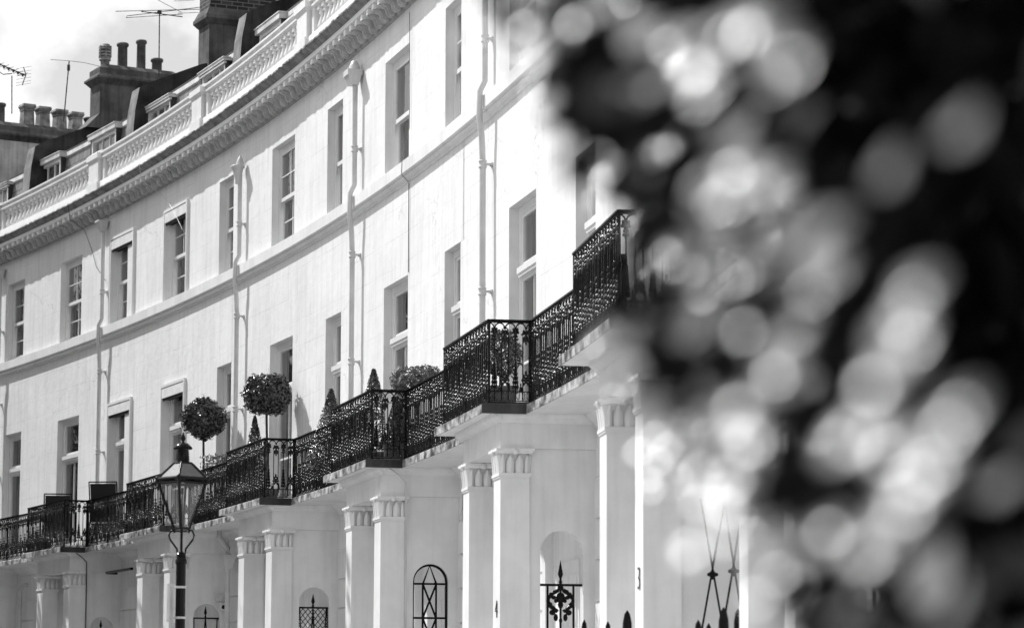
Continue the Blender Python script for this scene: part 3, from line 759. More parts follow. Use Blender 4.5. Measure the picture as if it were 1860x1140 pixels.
def house(k):
    a, b = HS[k], HS[k + 1]
    root = empty('terraced_house', frame((a + b) / 2, 0, 0), LABELS[k][0], LABELS[k][1], GROUP)
    wl = wins_between(a, b)
    wc = {i: i + (WOFF[i] if 0 <= i < 15 else 0) for i in wl}
    holes = []
    for i in wl: holes += [(wc[i], 4.83, 7.6), (wc[i], 9.15, 10.8)]
    tl_, td_ = a + .66, b - .33          # ground floor window, door under the porch
    holes += [(tl_, 1.3, 3.9)]
    build_wall(root, a, b, holes)
    for i in wl:
        bl = i in (2, 3)
        add_window(root, wc[i], 9.15, WIN_U if i in (-1, 0, 1, 2, 3, 4, 5, 8) else WIN_P, BL_U if bl else None)
        add_window(root, wc[i], 4.83, WIN_F, BL_F if bl else None)
    add_window(root, tl_, 1.3, [(n, m) for n, m in WIN_F])
    # rusticated ground floor blocks (raised courses) between porch and window
    for (ta, tb) in ((a + .015, tl_ - .26), (tl_ + .26, b - .665)):
        mb = MB()
        for r_ in range(9):
            z0 = .3 + r_ * .42
            mb.sweep(ta, tb, [(0.001, z0 + .015), (.03, z0 + .015), (.03, z0 + .405), (0.001, z0 + .405)], .3)
        put('rusticated_courses', mb, M_white, root)
    # string course
    mb = MB(); mb.sweep(a, b, [(-.12, 9.146), (.115, 9.13), (.115, 8.965), (.07, 8.95), (.075, 8.915), (.035, 8.895), (.03, 8.865), (-.0, 8.86), (-.12, 8.86)])
    put('string_course', mb, M_white, root)
    # cornice
    mb = MB(); mb.sweep(a, b, [(-.1, 11.302), (-.1, 11.6), (.06, 11.6), (.06, 11.385), (.045, 11.375), (.045, 11.335), (.02, 11.302)])
    cor = put('cornice', mb, M_bracket, root)  # bed shares the brackets' grey with shade painted in
    mb = MB(); mb.sweep(a, b, [(.061, 11.545), (.30, 11.545), (.305, 11.55), (.305, 11.618), (.061, 11.618)])
    put('corona', mb, M_paint, cor)
    mb = MB(); mb.sweep(a, b, [(0, 11.619), (.31, 11.619), (.33, 11.645), (.375, 11.675), (.40, 11.70), (0, 11.70)])
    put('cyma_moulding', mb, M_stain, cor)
    n = 44
    mb = MB()
    for i in range(n):   # the worn, uneven lead lip
        t_a, t_b = a + (b - a) * i / n, a + (b - a) * (i + 1) / n
        h_ = .012 + .014 * rnd.random(); e = .412 + .02 * rnd.random()
        mb.sweep(t_a, t_b, [(.2, 11.701), (e, 11.701), (e, 11.701 + h_), (.2, 11.72)], 1)
    put('lead_flashing', mb, M_lip, cor)
    m0 = math.ceil(a / .1) * .1
    i = 0
    while m0 + i * .1 < b:
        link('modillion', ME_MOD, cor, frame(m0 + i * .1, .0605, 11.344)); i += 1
    # parapet
    mb = MB(); mb.sweep(a, b, [(.05, 11.721), (.345, 11.721), (.34, 11.80), (.325, 11.90), (.30, 11.915), (.05, 11.915)])
    par = put('parapet', mb, M_paint, root)
    mb = MB(); mb.sweep(a, b, [(.10, 12.32), (.29, 12.32), (.31, 12.345), (.31, 12.375), (.275, 12.39), (.28, 12.42), (.325, 12.44), (.325, 12.475), (.10, 12.48), (.07, 12.44), (.07, 12.36)])
    put('coping', mb, M_white, par)
    pc = b - .355
    if k == 0: pcs = [a - .0 + .0, pc]
    pcs = [pc]
    for q in pcs:
        M = frame(q, 0, 0); hw = .30
        mb = MB()
        mb.box(-hw, hw, .04, .352, 11.915, 12.30); mb.box(-hw - .03, hw + .03, .03, .385, 11.722, 11.90)
        mb.taper((0, .195), (hw + .0, .157), (0, .195), (hw + .05, .195), 12.30, 12.36)
        mb.box(-hw - .05, hw + .05, .0, .39, 12.36, 12.46); mb.taper((0, .195), (hw + .05, .195), (0, .195), (hw - .05, .10), 12.46, 12.53)
        for s in (-1, 1): mb.box(s * (hw + .14) - .07, s * (hw + .14) + .07, .12, .29, 11.915, 12.32)
        link('pier', mb.mesh('pier', M_white), par, M)
    n_ = 0
    step = .0795
    t = pc + .17 + .03
    while t < pc + (HS[1] - HS[0]) - .17:
        # balusters between this pier and the next house's pier; keep those that stand on this house
        tt = t
        if tt > b: tt -= (b - a) if True else 0
        if a < tt < b and abs(tt - pc) > .165: link('baluster', ME_BAL, par, frame(tt, .20, 11.92)); n_ += 1
        t += step
    # mansard roof with uv for slates
    mb = MB(); zz = [(-.46, 11.9), (-.64, 13.33)]
    n = 10
    for i in range(n):
        t1, t2 = a + (b - a) * i / n, a + (b - a) * (i + 1) / n
        mb.face([P(t1, zz[0][0], zz[0][1]), P(t2, zz[0][0], zz[0][1]), P(t2, zz[1][0], zz[1][1]), P(t1, zz[1][0], zz[1][1])], [(t1 * PIT, 0), (t2 * PIT, 0), (t2 * PIT, 1.44), (t1 * PIT, 1.44)])
    rf = link('roof', mb.mesh('roof', M_slate, fix=False), root)
    mb = MB(); mb.sweep(a, b, [(-.635, 13.31), (-.60, 13.33), (-.61, 13.42), (-.70, 13.43)]); put('roof_flashing', mb, M_zinc, rf)
    mb = MB(); mb.sweep(a, b, [(-.68, 13.432), (-.62, 13.435), (-.62, 13.47), (-4.2, 13.95), (-8.5, 13.6), (-8.5, 13.432)]); put('upper_roof', mb, M_cheek, rf)
    mb = MB(); mb.sweep(a, b, [(-8.5, 0), (-8.1, 0), (-8.1, 13.43), (-8.5, 13.43)]); put('rear_wall', mb, M_brick, root)
    mb = MB(); mb.sweep(a, b, [(-.47, 11.5), (.049, 11.5), (.049, 11.55), (-.47, 11.55)]); put('gutter', mb, M_cheek, rf)
    mb = MB(); mb.sweep(a, b, [(-8.1, 4.3), (-.34, 4.3), (-.34, 4.5), (-8.1, 4.5)]); put('floor', mb, M_room, root)
    # dormers
    dt = {0: (.06, .47, 13.43), 1: (1.10, .49, 13.42), 2: (2.13, .46, 13.34), 3: (3.135, .455, 13.35), 4: (4.155, .42, 13.42), 5: (5.15, .45, 13.41), 6: (6.15, .45, 13.4)}
    for i in wl: 
        if i < 9:
            q_ = dt.get(i, (i + .06, .44, 13.34)); dormer(root, q_[0], q_[1], 0 if i in (0, 1, 4) else 1, q_[2])
    # party wall upstand at the house line (far side of each pair belongs to the house on the left)
    t1, t2 = b - .30, b - .16
    mb = MB()
    prof = [(-.16, 11.9), (-.20, 12.5), (-.26, 13.3), (-.34, 13.74), (-.55, 13.86), (-1.6, 14.32), (-3.3, 14.72), (-5.5, 14.5), (-8.4, 13.6), (-8.4, 11.6), (-.16, 11.6)]
    vs = []
    for t_ in (t1, t2): vs += [P(t_, o, z) for o, z in prof]
    m = len(prof)
    mb.add(vs, [tuple(range(m)), tuple(reversed(range(m, 2 * m)))])
    pw = put('party_wall', mb, M_party, root)
    mb = MB()
    mb.add(vs, [(j, (j + 1) % m, m + (j + 1) % m, m + j) for j in range(0, 8)])
    put('coping', mb, M_coping, pw)
    # porch balcony: slab, railing
    ts = b
    xs = PORCHW
    M = frame(ts, 0, 0)
    sl = MB()
    sl.sweep(ts - .735 - .03, ts + .03, [(.0, 4.735), (1.20, 4.735), (1.20, 4.80), (1.185, 4.82), (.0, 4.82)], .3)
    a2 = a + .03
    sl.sweep(a2, ts - .765, [(.0, 4.735), (.745, 4.735), (.745, 4.80), (.73, 4.82), (.0, 4.82)], .3)
    bal = put('balcony', sl, M_white, root)
    e = MB(); e.sweep(ts - .765, ts + .022, [(1.2005, 4.728), (1.214, 4.728), (1.214, 4.815), (1.195, 4.826), (1.19, 4.822), (1.2005, 4.81)], .3)
    e.sweep(a2 + .012, ts - .765, [(.7455, 4.728), (.759, 4.728), (.759, 4.815), (.74, 4.826), (.735, 4.822), (.7455, 4.81)], .3)
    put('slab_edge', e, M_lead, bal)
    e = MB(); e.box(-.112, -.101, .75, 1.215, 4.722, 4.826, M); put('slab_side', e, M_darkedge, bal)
    e = MB()   # soffit mouldings
    e.sweep(a2, ts - .80, [(.0, 4.60), (.03, 4.60), (.05, 4.65), (.10, 4.69), (.14, 4.7345), (.0, 4.7345)], .3)
    put('cove_moulding', e, M_white, bal)
    zf = 4.83; pw_ = .68 if k == 6 else .735
    railing_run(root, 'railing', (P(ts, 1.12, zf), P(ts - pw_, 1.12, zf)), 8, (0, .5, 1.0))
    railing_run(root, 'railing', (P(ts, .68, zf), P(ts, 1.12, zf)), 2, (0,))
    railing_run(root, 'railing', (P(ts - pw_, 1.12, zf), P(ts - pw_, .68, zf)), 2, (1,))
    railing_run(root, 'railing', (P(ts - pw_, .68, zf), P(a, .68, zf)), 15, (.33, .66, .985))
    # porch
    flo = MB(); flo.box(-.05, PORCHW + .05, .0, 1.05, 0.0, 1.0); 
    if k == 6: M = frame(ts, -.07, 0)
    por = link('porch', flo.mesh('porch_base', M_white), root, M)
    st = MB()
    for i in range(5): st.box(PW + .1, PORCHW - PW - .1, 1.051, 1.30 + .27 * (4 - i), .0 if i == 0 else .2 * i + .001, .2 * (i + 1) - .001)
    link('steps', st.mesh('steps', M_ground), por, M)
    for x in (PW / 2, PORCHW - PW / 2):
        link('pillar', ME_PIL, por, M @ Matrix.Translation((x, 1.0 - PD / 2, 0)))
        link('capital', ME_CAP, por, M @ Matrix.Translation((x, 1.0 - PD / 2, 4.11)))
    sw = MB()
    if k == 6: sw.box(.035, .20, .001, .70, 1.0, 4.38)
    else: arch_wall(sw, .001, .70, .035, .20, 1.0, 4.38, .355, .225, 3.33, 1.9)
    link('side_wall', sw.mesh('side_wall', M_white), por, M)
    sw = MB(); arch_wall(sw, .001, .70, PORCHW - .20, PORCHW - .035, 1.0, 4.38, .355, .225, 3.33, 1.9)
    link('side_wall', sw.mesh('side_wall', M_white), por, M)
    en = MB()
    en.box(0.003, PORCHW - .003, .995, 1.002, 4.383, 4.64); en.box(0, PORCHW, .78, .9945, 4.381, 4.64); en.box(0, .22, .001, .78, 4.381, 4.64); en.box(PORCHW - .22, PORCHW, .001, .78, 4.381, 4.64)
    prof = [(0, 4.64), (.02, 4.64), (.03, 4.66), (.075, 4.69), (.085, 4.715), (.085, 4.7345), (0, 4.7345)]
    en.prism([(1.0 + p - .001, q) for p, q in prof] , -.085, PORCHW + .085, 'x')
    en.prism([(-p, q) for p, q in prof] , .001, 1.0, 'y')
    en.prism([(PORCHW + p, q) for p, q in prof] , .001, 1.0, 'y')
    en.box(.0, PORCHW, .001, 1.0, 4.641, 4.70)
    link('entablature', en.mesh('entablature', M_white), por, M)
    dr = MB(); dr.box(.62, 1.57, .002, .05, 1.0, 3.3); dr.box(.70, 1.07, .05, .065, 1.2, 1.95); dr.box(1.12, 1.49, .05, .065, 1.2, 1.95); dr.box(.70, 1.07, .05, .065, 2.1, 3.15); dr.box(1.12, 1.49, .05, .065, 2.1, 3.15)
    link('door', dr.mesh('door', M_paint), por, M)
    lamp_ = MB(); lamp_.taper((1.1, .6), (.06, .06), (1.1, .6), (.10, .10), 3.62, 3.86); lamp_.tube([(1.1, .6, 3.86), (1.1, .6, 4.64)], .008, 5)
    link('porch_lantern', lamp_.mesh('porch_lantern', M_iron), por, M)
    # grille in the side arch
    g = MB(); xg = .10; cy, hw, zs = .355, .225, 3.33
    if k == 4:      # house before number 4: diamond glazing bars
        r = .0135
        arc = [(xg, cy + (hw - .012) * cos(pi * i / 14), zs + (hw - .012) * sin(pi * i / 14)) for i in range(15)]
        g.tube([(xg, cy + hw - .012, 1.92)] + arc + [(xg, cy - hw + .012, 1.92)], .017, 6)
        for s in (-.085, .085): g.tube([(xg, cy + s, 1.92), (xg, cy + s, zs - .02)], r, 5)
        z = zs - .02
        g.tube([(xg, cy + hw, z), (xg, cy - hw, z)], r, 5)
        g.tube([(xg, cy - .085, z), (xg, cy, zs + hw - .02), (xg, cy + .085, z)], r, 5)
        g.tube([(xg, cy - .085, z), (xg, cy - .06, z + .01)], r, 5)
        for q in range(3):
            zb = z - .42 * (q + 1)
            g.tube([(xg, cy + hw, zb), (xg, cy - hw, zb)], r, 5)
            g.tube([(xg, cy - .085, z - .42 * q), (xg, cy + .085, zb)], r, 5); g.tube([(xg, cy + .085, z - .42 * q), (xg, cy - .085, zb)], r, 5)
    else:
        zt = {1: 3.30, 2: 3.32, 3: 3.26, 5: 3.00, 6: 3.0}.get(k, 3.2)
        g.tube([(xg, cy - hw, zt), (xg, cy + hw, zt)], .014, 6)
        if k in (3,):     # trellis
            n = 9; dx = 2 * hw / 6
            for i in range(-14, 10):
                for s in (-1, 1):
                    p0 = [cy - hw, zt - .2 * 1 + i * dx * 1.25]; p1 = [cy + hw, p0[1] + 2 * hw * 1.25 * s]
                    # clip to z <= zt
                    def cl(p, q):
                        if p[1] > zt and q[1] > zt: return None
                        if p[1] > zt: f_ = (zt - q[1]) / (p[1] - q[1]); p = [q[0] + (p[0] - q[0]) * f_, zt]
                        elif q[1] > zt: f_ = (zt - p[1]) / (q[1] - p[1]); q = [p[0] + (q[0] - p[0]) * f_, zt]
                        if max(p[1], q[1]) < 1.9: return None
                        return p, q
                    c_ = cl(p0, p1)
                    if c_: g.tube([(xg + s * .005, c_[0][0], c_[0][1]), (xg + s * .005, c_[1][0], c_[1][1])], .0055, 4)
            for s in (-1, 1):
                g.tube([(xg, cy, zt - .02), (xg, cy + s * .075, 1.95)], .012, 5)
                g.tube([(xg, cy + s * .2, zt), (xg, cy + s * .13, 1.95)], .010, 5); g.tube([(xg, cy + s * .215, 1.95), (xg, cy + s * .215, zt)], .010, 5)
        elif k in (5, 6, 0):
            g.tube([(xg, cy, 1.95), (xg, cy, zt + .05)], .012, 6)
            for s in (-1, 1):
                g.tube([(xg, cy + s * .135, 1.95), (xg, cy + s * .135, zt)], .012, 6)
                g.tube([(xg, cy + s * (.03 + .10 * sin(pi * i / 10)), zt - .05 - .22 * i / 10) for i in range(11)], .02, 6)
                for q_ in range(7): g.ball((xg + .004 * (q_ % 2), cy + s * (.035 + .012 * ((q_ * 5) % 7)), zt - .06 - .034 * q_), (.016, .022 + .004 * (q_ % 3), .022))
                g.ball((xg, cy + s * .06, zt - .07), (.015, .03, .025)); g.ball((xg, cy + s * .085, zt - .28), (.015, .035, .03)); g.ball((xg, cy + s * .05, zt - .33), (.015, .025, .04)); g.ball((xg, cy + s * .115, zt - .2), (.015, .02, .035))
            g.ball((xg, cy, zt - .13), (.02, .05, .06)); g.ball((xg, cy, zt - .20), (.02, .03, .04)); g.ball((xg, cy, zt - .03), (.018, .035, .03)); g.ball((xg, cy, zt - .36), (.02, .02, .03))
        else:
            for s in (-1, 1): g.tube([(xg, cy, zt + .02), (xg, cy + s * .11, 1.95)], .011, 5)
            for s in (-1, 1): g.tube([(xg, cy + s * .2, zt), (xg, cy + s * .16, 1.95)], .011, 5)
            g.ball((xg, cy - hw, zt), .022)
        sp = zt
        g.lathe([(.006, 0), (.02, .03), (.012, .05), (.012, .07), (.028, .11), (.02, .15), (.002, .25)], 8, Matrix.Translation((xg, cy, sp)) @ Matrix.Diagonal((1, 1, {5: 1.0, 6: 1.0}.get(k, .8), 1)))
    if k != 6: link('arch_grille', g.mesh('arch_grille', M_iron), por, M)
    # house number on the near pillar's street face
    num = {5: '4', 6: '3'}.get(k)
    if num:
        cu = bpy.data.curves.new('house_number', 'FONT'); cu.body = num; cu.size = .27; cu.extrude = .004; cu.align_x = 'CENTER'; cu.align_y = 'CENTER'; cu.offset = -.007
        ob0 = bpy.data.objects.new('tmp', cu); SC.collection.objects.link(ob0)
        bpy.context.view_layer.update()
        me = bpy.data.meshes.new_from_object(ob0.evaluated_get(bpy.context.evaluated_depsgraph_get()))
        bpy.data.objects.remove(ob0)
        me.name = 'house_number'; me.materials.clear(); me.materials.append(M_text)
        o = link('house_number', me, por, M @ Matrix.Translation((PW * .42, 1.012, 2.74)) @ Matrix.Rotation(pi, 4, 'Z') @ Matrix.Rotation(pi / 2, 4, 'X'))
    return root

HOUSES = [house(k) for k in range(8)]

# party wall / stacks
def stacks():
    h0, h1, h2 = HOUSES[0], HOUSES[1], HOUSES[2]
    # stack over the house line at t = -1.9 (its broad pale side shows at the far left)
    t = -2.05
    st = chimney(h0, t - .12, t + .06, -1.75, -4.6, 13.6, 15.15, 'pale')
    for i, (o, s) in enumerate([(-1.95, 'round'), (-2.62, 'sq'), (-3.02, 'sq'), (-3.45, 'sq'), (-3.86, 'sq'), (-4.2, 'round')]):
        pot(st, t - .03, o, 15.58 - .02 * i, s, .56 if s == 'sq' else .5, .112 if s == 'sq' else .11)
    mb = MB(); mb.sweep(-2.35, -1.89, [(-8, 11), (-.5, 11), (-.6, 13.4), (-4, 14.0), (-8, 13.5)]); put('roof', mb, M_cheek, h0)
    # tall stack with the louvred cowl
    t1, t2 = .10 - .30, .10 - .12
    st = chimney(h0, t1, t2, -1.72, -3.55, 14.25, 15.22, 'dark')
    tm = (t1 + t2) / 2
    pot(st, tm, -1.93, 15.62, 'cowl', .5, .115)
    pot(st, tm, -2.33, 15.68, 'round', .55, .115)
    pot(st, tm, -2.76, 15.68, 'round', .66, .105)
    pot(st, tm, -3.13, 15.35, 'round', .62, .12)
    # brick-topped stack
    t1, t2 = 2.09 - .32, 2.09 - .13
    st = chimney(h1, t1, t2, -1.70, -3.0, 13.9, 15.12, 'brick')
    b = MB(); c = frame(t1 + .09, 0, 0); b.box(-.28, .28, -3.65, -3.1, 14.0, 16.4)
    link('chimney_shaft', b.mesh('chimney_shaft', M_stackpale), st, c)
    st = chimney(h2, 4.07 - .30, 4.07 - .13, -2.2, -3.6, 14.2, 15.3, 'dark')
stacks()

# ------------------------------------------------------------------ rainwater pipes
def pipe(hs, t, zh, style, zb=4.83, z_mid=True):
    """downpipe with hopper head, kinked round the string course"""
    mb = MB(); r = .039; oa, ob = .095, .15
    ft = frame(t, 0, 0)
    z_s = 8.80
    pts = []
    if zh > 9.3:
        pts = [(0, oa, zh - .1), (0, oa, 9.30), (0, .158, 9.17), (0, .160, 8.86), (0, .13, 8.6), (0, .118, 8.3), (0, .118, zb)]; ol = .118
    else: pts = [(0, oa, zh - .1), (0, oa, zb)]; ol = oa
    mb.tube(pts, r, 12)
    pr = link('downpipe', mb.mesh('downpipe', M_pipe), hs, ft)
    z = zb + .35; 
    while z < zh - .3:
        if abs(z - 8.95) > .3:
            c = MB(); c.lathe([(r + .004, -.05), (r + .012, -.045), (r + .012, -.03), (r + .004, -.022), (r + .004, .022), (r + .012, .03), (r + .012, .045), (r + .004, .05)], 14, Matrix.Translation((0, oa if z > 9.2 else ol, z)))
            c.box(-.03, .03, .0, .13, z - .012, z + .012); c.box(-.055, .055, .0, .02, z - .02, z + .02)
            link('pipe_clip', c.mesh('pipe_clip', M_pipe), pr, ft)
        z += 1.55
    hp = MB()
    if style == 'round':
        hp.lathe([(.045, -.30), (.055, -.28), (.05, -.25), (.09, -.12), (.105, -.05), (.13, -.03), (.14, 0), (.12, .01)], 16, Matrix.Translation((0, .135, zh)), sy=.85)
        hp.lathe([(.085, 0), (.08, .06), (.05, .13), (.0, .19)], 12, Matrix.Translation((0, .10, zh)), sy=.8)
    elif style == 'box':
        hp.taper((0, .12), (.08, .06), (0, .13), (.13, .10), zh - .22, zh - .08); hp.box(-.14, .14, .02, .24, zh - .08, zh)
        hp.lathe([(.105, 0), (.10, .06), (.06, .13), (.0, .17)], 12, Matrix.Translation((0, .11, zh)), sy=.8)
    else:
        hp.taper((0, .11), (.05, .05), (0, .13), (.11, .095), zh - .2, zh - .02); hp.box(-.125, .125, .02, .235, zh - .02, zh + .01)
    link('hopper_head', hp.mesh('hopper_head', M_pipe), pr, ft)
    return pr
pipe(HOUSES[0], -.30, 11.16, 'plain')
pipe(HOUSES[1], 1.705, 11.20, 'plain')
pipe(HOUSES[3], 4.285, 10.80, 'round')
pipe(HOUSES[4], 6.365, 10.98, 'box')
pipe(HOUSES[5], 8.555, 11.2, 'plain')
def low_pipe(h, t, o, z):
    mb = MB(); M = frame(t, 0, 0)
    mb.tube([(0, o, 1.0), (0, o, z - .1)], .045, 12)
    pr = link('downpipe', mb.mesh('downpipe', M_pipe), h, M)
    hp = MB(); hp.taper((0, o), (.05, .05), (0, o), (.12, .10), z - .22, z - .04); hp.box(-.135, .135, o - .11, o + .11, z - .04, z)
    link('hopper_head', hp.mesh('hopper_head', M_pipe), pr, M)
    b = MB(); b.tube([(0, o, z + .02), (0, o, z + .1), (-.02, o + .16, z + .3), (-.02, o + .16, z + .42)], .05, 12)
    link('swan_neck', b.mesh('swan_neck', M_pipe), pr, M)
low_pipe(HOUSES[3], 4.23, .16, 4.33)
mb = MB(); mb.tube([(0, .16, 1.0), (0, .16, 4.3), (0, .1, 4.38), (0, .0, 4.4)], .045, 12); link('downpipe', mb.mesh('downpipe', M_pipe), HOUSES[1], frame(.30, 0, 0))
mb = MB(); mb.tube([P(2.12, .12, 4.36), P(2.12, .32, 4.36), P(2.62, .34, 4.36)], .028, 8); put('overflow_pipe', mb, M_iron, HOUSES[2])

# ------------------------------------------------------------------ cables on the walls
def cable(pts, r, h, m=None):
    mb = MB(); mb.tube(pts, r, 5); put('cable', mb, m or M_iron, h)
cable([P(1.33, .44, 11.72), P(1.35, .41, 11.4), P(1.36, .12, 11.2), P(1.42, .03, 10.8), P(1.52, .03, 10.4), P(1.70, .03, 10.05)], .006, HOUSES[1])
cable([P(2.72, .44, 11.72), P(2.74, .41, 11.4), P(2.84, .10, 11.1), P(2.98, .05, 10.78), P(3.18, .06, 10.3)], .0045, HOUSES[2], M_pipe)
cable([P(7.225, .03, 11.2), P(7.225, .02, 10.3), P(7.222, .02, 9.6), P(7.22, .12, 9.14), P(7.215, .12, 8.95), P(7.215, .02, 8.85)], .005, HOUSES[4], M_coping)
cable([P(7.215, .016, 8.84), P(7.21, .012, 7.62)], .006, HOUSES[4], M_cheek)
for (t, k) in ((8.055, 4), (2.09, 1)):
    cable([P(t + .022, .92, 4.72), P(t + .035, .80, 4.63), P(t + .02, .70, 4.55), P(t + .012, .685, 4.1), P(t + .012, .685, 1.1)], .011, HOUSES[k], M_pipe if k == 4 else M_cheek)

# security camera and meter box on porch side wall (lamp house)
M = frame(4.08, 0, 0)
mb = MB(); mb.box(-.03, .0, -.0, .14, 3.62, 3.76)
jb = link('junction_box', mb.mesh('junction_box', M_pipe), HOUSES[3], M @ Matrix.Translation((-.02, .10, -.02)))
mb = MB(); mb.ball((-.07, .10, 3.50), .07, seg=14, ring=8); mb.box(-.06, .0, .03, .17, 3.54, 3.57)
sc_ = link('security_camera', mb.mesh('security_camera', M_sign), HOUSES[3], M)
mb = MB(); mb.ball((-.125, .12, 3.50), .035, seg=12, ring=6); link('lens', mb.mesh('lens', M_iron), sc_, M)

# ------------------------------------------------------------------ aerials
def aerial(name, label, base, top, kind):
    d = top - base
    root = empty(name, Matrix.Translation(base), label, 'aerial', 'television aerials on the chimneys')
    mb = MB(); mb.tube([base, top], .014, 6); put('mast', mb, M_cheek, root)
    yb = MB(); el = MB()
    right = Vector((1, 0, 0)); fwd = Vector((.2, 1, 0)).normalized(); up = Vector((0, 0, 1))
    if kind == 'log':
        a = top + right * -.62 + up * .16 ; b = top + right * .30 - up * .02
        yb.tube([a + up * .25, b + up * .03], .016, 6)
        for i in range(9):
            p = a + up * .25 + (b + up * .03 - a - up * .25) * (i / 8.5)
            dd = (right * .42 + up * .20 + fwd * .3).normalized() * .13
            el.tube([p - dd, p + dd], .006, 4)
            yb.box(-.02, .02, -.02, .02, -.05, .02, Matrix.Translation(p))
        yb.tube([b + Vector((-.04, 0, .22)), b + Vector((.02, 0, .04)), b + Vector((-.06, 0, -.2))], .012, 5)
        for q in (.2, .11, .03, -.05, -.13, -.19):
            p = b + Vector((-.03, 0, q)); el.tube([p + Vector((-.17, 0, -.02)), p + Vector((.17, 0, .04))], .004, 4)
        yb.tube([top + up * .05, top + Vector((-.2, 0, .03)), top + Vector((-.3, 0, .1)), top + Vector((-.3, 0, .2))], .012, 5)
    elif kind == 'stick':
        yb.box(-.03, .03, -.03, .03, -.1, .03, Matrix.Translation(top + d.normalized() * -.12))
        el.tube([top + Vector((-.42, 0, .03)), top, top + Vector((.34, 0, -.04)), top + Vector((.95, .1, -.17))], .006, 4)
    else:
        c = top + up * -.02
        yb.tube([c + Vector((-.4, 0, .02)), c + Vector((.5, 0, -.1))], .012, 5); yb.box(-.045, .045, -.03, .03, -.03, .03, Matrix.Translation(c))
        el.tube([c + Vector((-.95, 0, .02)), c + Vector((.95, 0, .07)), c + Vector((.93, 0, .12)), c + Vector((-.7, 0, -.08)), c + Vector((-.72, 0, -.12)), c + Vector((.5, 0, -.04))], .008, 5)
        el.tube([c + Vector((.4, 0, -.02)), c + Vector((1.4, 0, .02))], .006, 4)
        el.tube([c + Vector((-.4, .2, .5)), c + Vector((.5, -.2, -.05))], .006, 4)
        for q in (.25, .5, .75): el.tube([c + Vector((.30, 0, q)), c + Vector((.75, 0, q + .02))], .005, 4)
    put('boom', yb, M_cheek, root); put('elements', el, M_cheek, root)
    return root
aerial('aerial', 'aerial with many short rods on a straight mast above the leftmost square pots', ray(21, 208, 68), ray(21, 139, 68), 'log')
aerial('aerial', 'thin leaning mast with one long drooping rod beside the louvred cowl', ray(115, 222, 67), ray(125, 112, 67), 'stick')
aerial('aerial', 'tall mast with crossed folded dipoles rising by the dark round pots', ray(288, 140, 64.5), ray(289, 22, 64.5), 'dipole')

# ------------------------------------------------------------------ plants on the balcony
def leaf_faces(mb, p, n, d, L, Wd, fold=.25):
    n = n.normalized(); d = (d - n * d.dot(n)).normalized(); s = n.cross(d)
    a = p - d * L * .5; b = p + d * L * .5; c = p - d * L * .05
    f = n * Wd * fold
    mb.add([a, c + s * Wd / 2 + f, b, c - s * Wd / 2 + f, c], [(0, 1, 4), (1, 2, 4), (4, 2, 3), (0, 4, 3)], True)
def rv(r): return Vector((r.gauss(0, 1), r.gauss(0, 1), r.gauss(0, 1))).normalized()
def foliage(mb, c, rad, n, L, seed, shape='ball'):
    r = random.Random(seed)
    for i in range(n):
        v = rv(r)
        if shape == 'ball':
            k = r.uniform(.5, 1.0) ** .4 * r.uniform(.90, 1.12); bump = 1 + .12 * sin(5 * v.x + seed) * cos(4 * v.z + 3 * v.y)
            p = Vector((v.x * rad[0], v.y * rad[1], v.z * rad[2])) * k * bump
        elif shape == 'cone':
            h = r.random() ** 1.25; a = r.uniform(0, 2 * pi); q = (1 - h) ** .92 * r.uniform(.6, 1.08) + .05
            p = Vector((cos(a) * rad[0] * q, sin(a) * rad[1] * q, (h * 2 - 1) * rad[2])); v = Vector((cos(a), sin(a), .5))
        else:
            p = Vector((r.uniform(-1, 1) * rad[0], r.uniform(-1, 1) * rad[1], r.uniform(-1, 1) * rad[2])) * (1 + .1 * r.random())
        nn = (v + rv(r) * .8); dd = (v * .8 + rv(r))
        s = r.uniform(.7, 1.3)
        leaf_faces(mb, Vector(c) + p, nn, dd, L * s, L * .42 * s)
def planter(root, c, r0, r1, h, sq=False, m=None):
    mb = MB()
    if sq: mb.taper((0, 0), (r0, r0), (0, 0), (r1, r1), 0, h); mb.taper((0, 0), (r1 + .015, r1 + .015), (0, 0), (r1 + .015, r1 + .015), h - .04, h + .005)
    else: mb.lathe([(r0, 0), (r1, h - .05), (r1 + .02, h - .05), (r1 + .02, h), (r1 - .02, h), (r1 - .03, h - .04)], 18)
    link('pot', mb.mesh('pot', m or M_cheek), root, Matrix.Translation(c))
FL = 4.822
def topiary_ball(t, o, zc, rad, seed, label):
    b = P(t, o, FL)
    root = empty('topiary_ball', Matrix.Translation(b), label, 'topiary', 'ball topiaries')
    planter(root, b, .14, .19, .34)
    mb = MB(); mb.tube([b + Vector((0, 0, .25)), b + Vector((.015, 0, .8)), b + Vector((-.01, .01, zc - FL - .1))], .019, 8); put('stem', mb, M_bark, root)
    mb = MB(); foliage(mb, P(t, o, zc), rad, 3800, .078, seed); foliage(mb, P(t, o, zc), tuple(q * 1.1 for q in rad), 260, .07, seed + 50); put('foliage', mb, M_leafdark, root)
topiary_ball(4.08, .47, 6.62, (.36, .36, .32), 5, 'round bay ball on a bare stem, nearer the street lamp')
topiary_ball(5.25, .46, 6.63, (.35, .35, .31), 8, 'round bay ball on a bare stem, right of the round hopper pipe')
def cone(t, o, ztop, rad, seed, label):
    b = P(t, o, FL)
    root = empty('cone_shrub', Matrix.Translation(b), label, 'shrub', 'cone shaped shrubs on the balconies')
    planter(root, b, .14, .18, .32)
    h = (ztop - FL - .3) / 2
    mb = MB(); foliage(mb, (b.x, b.y, FL + .3 + h), (rad, rad, h), 4200, .038, seed, 'cone'); put('foliage', mb, M_leafdark, root)
    mb = MB(); mb.tube([b + Vector((0, 0, .2)), b + Vector((0, 0, .9))], .015, 6); put('stem', mb, M_bark, root)
